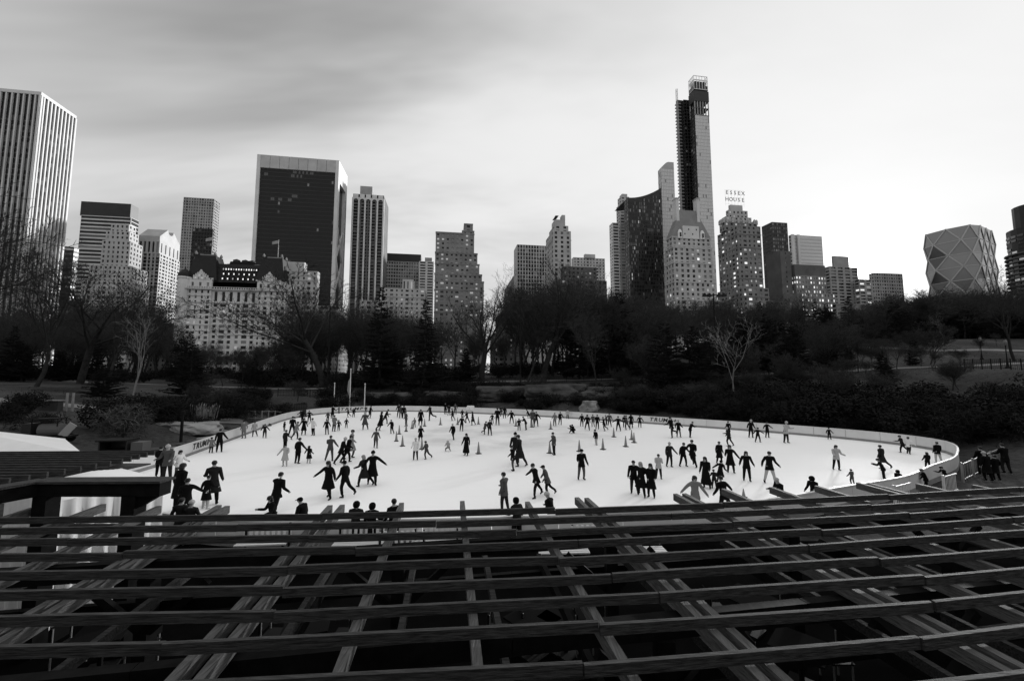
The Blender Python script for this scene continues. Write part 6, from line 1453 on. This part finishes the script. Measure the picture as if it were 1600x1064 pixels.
def cafe_chair(x, y, rz, lb):
    T = thing('cafe_chair', lb, 'chair', (x, y, .03), rz, 'chairs in the dark under the pergola'); mb = MB(); mb.box((0, 0, .45), (.42, .42, .03), 'dark_metal'); mb.build('seat', T); mb = MB(); mb.box((0, .2, .72), (.42, .03, .3), 'cafe_grey'); mb.build('backrest', T)
    for sx in (-.18, .18):
        for sy in (-.18, .18): mb = MB(); mb.beam((sx, sy, 0), (sx, sy, .44 if sy < 0 else .85), .025, .025, 'steel'); mb.build('leg', T)
for i, (px, py) in enumerate(((832, 968), (884, 965), (1170, 935), (480, 975), (1250, 1010), (160, 990))):
    q = on_z(px, py, .74); cafe_table(q.x, q.y, 'small grey table barely visible under the pergola battens')
    for s in (0, 1): cafe_chair(q.x+(.75 if s else -.75), q.y+.1, R(90 if not s else -90), 'dim metal chair beside a table under the pergola')
# crowd fence and curved railing at the right end of the rink
railing('crowd_barrier', 'pale railing with posts beyond the right end of the rink', seg((on_z(1505, 750).x, on_z(1505, 750).y), (on_z(1562, 722).x, on_z(1562, 722).y), 4), 1.0, .5, 'steel')
for i, (px, py, lb) in enumerate(((1305, 765, 'small tubular barrier left of the hooded person by the near boards'), (1398, 762, 'bright slatted barrier against the near boards at right'), (1475, 745, 'bright slatted barrier between the two leaning spectators'))):
    q = on_z(px, py+14, .4); q2 = q+Vector((1.5, .75, 0)); railing('crowd_barrier', lb, [(q.x, q.y), (q2.x, q2.y)], .95, .16, 'board_white' if i else 'steel')

# ------------------------------------------------------------------ people
def limb_dir(f, o, s): f, o = R(f), R(o); return Vector((s*math.sin(o), math.sin(f)*math.cos(o), -math.cos(f)*math.cos(o)))
LEGS = {'st': ((3,5,4),(-3,5,3)), 'gl': ((16,7,18),(-16,8,14)), 'sd': ((24,8,18),(-30,12,8)), 'wi': ((2,15,3),(-2,15,3)), 'kk': ((8,3,8),(-34,8,45)), 'sq': ((95,14,130),(80,14,135))}
EXTRA_L = {'st': [((3,5,4),(-3,5,3)), ((7,3,10),(-5,6,4)), ((1,8,2),(-2,3,5)), ((12,4,22),(-2,5,6))], 'gl': [((16,7,18),(-16,8,14)), ((22,5,34),(-20,6,10)), ((10,9,26),(-24,5,30))], 'wi': [((2,11,4),(-2,11,4)), ((8,12,14),(-6,9,6)), ((4,14,22),(-3,6,4))]}
for _k, _v in EXTRA_L.items():
    for _i, _q in enumerate(_v): LEGS[_k+str(_i)] = _q
ARMS = {'dn0': (8,11,24), 'dn1': (22,8,48), 'dn2': (-10,10,28), 'dn3': (14,14,70), 'dn4': (-16,18,60),'dn': (8,13,26), 'ot': (8,48,20), 'ol': (8,28,22), 'fr': (30,4,75), 'pk': (-14,24,62), 'hd': (10,32,18), 'up': (70,35,128)}
BODY = {}
def body(lg, ar, lean, young):
    key = (lg, ar, lean, young)
    if key in BODY: return BODY[key]
    al, arr = ar.split(); k = 1.12 if young else 1.0       # children have larger heads
    pel = Vector((0, 0, .52)); V_ = []; E_ = []; RR = []; TY = []
    def add(p, r_, par, ty):
        V_.append(Vector(p)); RR.append(r_); TY.append(ty)
        if par is not None: E_.append((par, len(V_)-1))
        return len(V_)-1
    ln = R(lean)
    def up(p): q = Vector(p)-pel; return pel+Vector((q.x, q.y*math.cos(ln)+q.z*math.sin(ln), q.z*math.cos(ln)-q.y*math.sin(ln)))
    i0 = add(pel, (.088, .068), None, 'T'); i1 = add(up((0, 0, .62)), (.088, .074), i0, 'T'); i2 = add(up((0, 0, .735)), (.103, .082), i1, 'T'); i3 = add(up((0, .0, .805)), (.072, .056), i2, 'T')
    i4 = add(up((0, .006, .845)), (.03, .032), i3, 'N'); head = up((0, .016, .925)); 
    i5 = add(up((0, .012, .878)), (.036*k, .042*k), i4, 'H'); i6 = add(head, (.046*k, .056*k), i5, 'H'); i7 = add(up((0, .008, .965)), (.036*k, .044*k), i6, 'H')
    hands = []
    for s, a in ((-1, al), (1, arr)):
        f, o, e = ARMS[a]; sh = up((s*.103, 0, .79)); j = add(sh, (.048, .048), i3, 'T'); d1 = limb_dir(f, o, s)
        el = sh+d1*.155; j = add(el, (.037, .037), j, 'T'); d2 = limb_dir(f+e, o*(.35 if a in ('fr', 'up') else .95), s*(-1 if a == 'fr' else 1)); 
        wr = el+d2*.135; j = add(wr, (.029, .029), j, 'T'); add(wr+d2*.05, (.018, .024), j, 'N'); hands.append((wr+d2*.05, d2, s))
    feet = []
    for s, (f, o, kn) in zip((-1, 1), LEGS[lg]):
        hp = pel+Vector((s*.05, 0, -.03)); j = add(hp, (.060, .062), i0, 'L'); d1 = limb_dir(f, o, s); ke = hp+d1*.225; j = add(ke, (.043, .045), j, 'L')
        d2 = limb_dir(f-kn, o*.8, s); an = ke+d2*.215; j = add(an, (.031, .034), j, 'L'); feet.append((an, s, f-kn))
    low = min(a.z for a, _, _ in feet)-.052
    me = bpy.data.meshes.new('p'); me.from_pydata([v-Vector((0, 0, low)) for v in V_], E_, []); o = bpy.data.objects.new('p', me); COL.objects.link(o)
    o.modifiers.new('s', 'SKIN'); sv = me.skin_vertices[0].data
    for i, r_ in enumerate(RR): sv[i].radius = r_; sv[i].use_root = (i == 0)
    ss = o.modifiers.new('u', 'SUBSURF'); ss.levels = 1; ss.render_levels = 1
    dg = bpy.context.evaluated_depsgraph_get(); dg.update(); m2 = bpy.data.meshes.new_from_object(o.evaluated_get(dg)); bpy.data.objects.remove(o)
    # fingers, nose, ears and feet join the same mesh
    import bmesh
    bm = bmesh.new(); bm.from_mesh(m2); off = Vector((0, 0, -low))
    segs = [(V_[a]+off, V_[b]+off, TY[b]) for a, b in E_]
    def near(c):
        best = None
        for a, b, ty in segs:
            ab = b-a; t = max(0, min(1, (c-a).dot(ab)/max(ab.length_squared, 1e-9))); d = (c-a-ab*t).length
            if ty in 'TL' and d > .0: d -= .01
            if best is None or d < best[0]: best = (d, ty)
        return best[1]
    for f in bm.faces: f.material_index = {'T': 1, 'L': 2, 'N': 0, 'H': 0}[near(f.calc_center_median())]; f.smooth = True
    def cone(a, b, r0, r1, mi, n=5):
        d = (b-a).normalized(); u = d.orthogonal().normalized(); w = d.cross(u); A_ = [bm.verts.new(a+u*math.cos(6.283*i/n)*r0+w*math.sin(6.283*i/n)*r0) for i in range(n)]; B_ = [bm.verts.new(b+u*math.cos(6.283*i/n)*r1+w*math.sin(6.283*i/n)*r1) for i in range(n)]
        for i in range(n): f = bm.faces.new((A_[i], A_[(i+1) % n], B_[(i+1) % n], B_[i])); f.material_index = mi; f.smooth = True
        f = bm.faces.new(B_); f.material_index = mi; f = bm.faces.new(A_[::-1]); f.material_index = mi
    for (h, d, s) in hands:
        h = h+off; u = d.cross(Vector((1, 0, 0))).normalized(); inn = Vector((-s, 0, 0))
        for q, (w_, l_) in enumerate(((-.015, .030), (-.005, .036), (.005, .034), (.014, .027))): a = h+u*w_-d*.004; cone(a, a+d*l_*.6+inn*.003, .0055, .005, 0); cone(a+d*l_*.6+inn*.003, a+d*l_+inn*.012, .005, .0035, 0)
        cone(h+u*.016-d*.02, h+u*.03+d*.008+inn*.008, .006, .004, 0)
    hc = head+off; fw = up((0, 1, .52))-pel; fw.normalize(); up_ = (up((0, 0, 1.52))-pel).normalized()
    cone(hc+fw*.046*k-up_*.0, hc+fw*.064*k-up_*.012, .008, .006, 0)
    for s in (-1, 1): cone(hc+Vector((s*.044*k, -.004, 0)), hc+Vector((s*.052*k, -.006, 0)), .013, .009, 0)
    for s in (-1, 1): cone(hc+fw*.050*k+Vector((s*.017, 0, .010)), hc+fw*.0535*k+Vector((s*.017, 0, .010)), .005, .004, 3)
    cone(hc+fw*.050*k-up_*.026+Vector((-.010, 0, 0)), hc+fw*.050*k-up_*.026+Vector((.010, 0, 0)), .004, .004, 3)
    m2.materials.clear()
    for nm in ('skin', 'cloth_black', 'cloth_black', 'hair_dark'): m2.materials.append(MATS[nm])
    bm.to_mesh(m2); bm.free(); m2.name = 'body'
    zs = max(v.co.z for v in m2.vertices)
    info = dict(mesh=m2, top=zs+.012, head=hc, lean=lean, k=k, feet=[(a+off, s, sh) for a, s, sh in feet], pel=pel+off, knees=[V_[e]+off for e in range(len(V_)) if TY[e] == 'L'][1::3], hem=up((0, 0, .6))+off)
    BODY[key] = info; return info
HAIR = {}
def hair_mesh(kind, m):
    key = (kind, m)
    if key in HAIR: return HAIR[key]
    mb = MB(); mb.smooth = True
    if kind in 'hc': mb.lathe((0, -.008, 0), [(.050, -.012), (.054, .01), (.050, .035), (.034, .056), (.008, .063)], 12, m, .96, 1.12); mb.lathe((0, -.026, -.03), [(.034, 0), (.042, .03), (.04, .05)], 10, m, 1.1, .9)
    if kind == 'c': mb.lathe((0, .0, .02), [(.055, 0), (.056, .016), (.03, .034)], 12, m); mb.box((0, .062, .022), (.07, .05, .008), m)
    if kind in 'lL':
        L = .09 if kind == 'l' else .17
        mb.lathe((0, -.010, 0), [(.051, -.016), (.056, .01), (.052, .036), (.034, .058), (.008, .066)], 12, m, 1.0, 1.12); mb.lathe((0, -.030, -L), [(.03, 0), (.055, L*.3), (.058, L*.7), (.05, L)], 12, m, 1.05, .72)
    if kind in 'bw': mb.lathe((0, -.004, .008), [(.055, 0), (.058, .012), (.054, .036), (.036, .060), (.010, .070)], 12, m, .96, 1.1); mb.lathe((0, -.004, .004), [(.059, 0), (.059, .018)], 12, m, .96, 1.1); mb.lathe((0, -.004, .068), [(.004, 0), (.014, .008), (.012, .02), (.003, .025)], 8, m)
    if kind == 'k': mb.lathe((0, -.014, -.062), [(.05, 0), (.064, .03), (.066, .07), (.058, .10), (.036, .122), (.008, .130)], 12, m, .98, 1.08)
    HAIR[key] = mb.mesh('hood' if kind == 'k' else ('hat' if kind in 'bwc' else 'hair')); return HAIR[key]
sk = MB(); sk.hexa([(-.020, -.035, .006), (.020, -.035, .006), (.017, .070, .006), (-.017, .070, .006), (-.020, -.035, .045), (.020, -.035, .045), (.014, .064, .022), (-.014, .064, .022)], 'cloth_black'); sk.lathe((0, -.014, .03), [(.026, 0), (.028, .045)], 8, 'cloth_black')
sk.hexa([(-.002, -.045, -.012), (.002, -.045, -.012), (.002, .080, -.012), (-.002, .080, -.012), (-.002, -.040, .006), (.002, -.040, .006), (.002, .070, .006), (-.002, .070, .006)], 'blade')
SK = {}
def skate_mesh(tone):
    if tone not in SK: m_ = sk.mesh('skate'); m_.materials[0] = MATS[tone]; SK[tone] = m_
    return SK[tone]
COATS = {}
def coat_mesh(key, inf, ln_, m):
    kk = (key, ln_, m)
    if kk in COATS: return COATS[kk]
    top = inf['hem']; pel = inf['pel']; kn = (inf['knees'][0]+inf['knees'][1])/2; spread = abs(inf['knees'][0].x-inf['knees'][1].x)/2; sy = abs(inf['knees'][0].y-inf['knees'][1].y)/2
    end = pel.lerp(kn, .42) if ln_ == 0 else (kn if ln_ == 1 else Vector((kn.x, kn.y, kn.z*.42)))
    if ln_ == 0: spread *= .35; sy *= .35
    mb = MB(); mb.smooth = True; k = mb.mi(m); n = 16; rings = [(top, .088, .072), (pel, .098, .08), (pel.lerp(end, .5), .10+spread*.35, .082+sy*.5), (end, .095+spread*.85, .082+sy*.9)]
    if ln_ == 2: rings.insert(3, (pel.lerp(end, .8), .10+spread*.7, .09+sy*.7))
    for c_, a, b_ in rings:
        for i in range(n): t_ = 6.283*i/n; f_ = 1+.04*math.sin(3*t_+ln_); mb.v.append((c_.x+a*math.cos(t_)*f_, c_.y+b_*math.sin(t_)*f_, c_.z))
    for q in range(len(rings)-1):
        for i in range(n): mb.f.append((q*n+n+i, q*n+n+(i+1) % n, q*n+(i+1) % n, q*n+i)); mb.m.append(k)
    mb.f.append(tuple((len(rings)-1)*n+i for i in range(n)))
    mb.m.append(k); COATS[kk] = mb.mesh('coat_skirt'); return COATS[kk]
PGR = 'skaters and onlookers at the rink'
for (x, y, h, lg, ar, lean, hd, tp, bt, coat, he, lab) in PEOPLE:
    hsh = int(abs(x*7.3+y*13.7)*10)
    if lg in EXTRA_L: lg = lg+str(hsh % len(EXTRA_L[lg]))
    ar = ' '.join((a+str((hsh//(3+5*q_)) % 5)) if a == 'dn' else a for q_, a in enumerate(ar.split()))
    if lean == 0: lean = (0, 3, 6, -2)[(hsh//7) % 4]
    hd += (hsh//11) % 41-20
    young = h < 1.4; inf = body(lg, ar, lean, young); s = h/inf['top']
    o = bpy.data.objects.new('person', inf['mesh']); COL.objects.link(o); o.location = (x, y, .012*s); o.rotation_euler = (0, 0, R(hd)); w_ = 1.08 if not young else 1.14
    o.scale = (s*w_, s*w_, s); tag(o, lab, 'person', PGR)
    for i, t_ in ((1, tp), (2, bt)): o.material_slots[i].link = 'OBJECT'; o.material_slots[i].material = TONE[t_]
    hm = {'b': 'cloth_black', 'w': 'cloth_light', 'c': 'cloth_black', 'k': 'cloth_black' if tp in 'KD' else 'cloth_light'}.get(he, 'hair_light' if any(w in lab for w in ('fair', 'white haired', 'pale hair')) else 'hair_dark')
    c_ = link('hood' if he == 'k' else ('hat' if he in 'bwc' else 'hair'), hair_mesh(he, hm), o); c_.location = inf['head']; c_.scale = (inf['k'],)*3; c_.rotation_euler = (-R(lean), 0, 0)
    for (a, sd_, sh) in inf['feet']:
        c_ = link('skate' if y > 14 and rink_dist(x, y) < 0 else 'shoe', skate_mesh('cloth_light' if bt in 'LM' and h < 1.5 else 'cloth_black'), o); c_.location = (a.x, a.y, a.z-.052); c_.rotation_euler = (R(max(-50, min(40, sh))) if a.z > inf['pel'].z*.12 else 0, 0, -sd_*.18)
    link('coat_skirt' if coat else 'jacket_hem', coat_mesh((lg, ar, lean, young), inf, coat, {'K': 'cloth_black', 'D': 'cloth_charcoal', 'G': 'cloth_grey', 'M': 'cloth_mid', 'L': 'cloth_light', 'W': 'cloth_white'}[tp]), o)
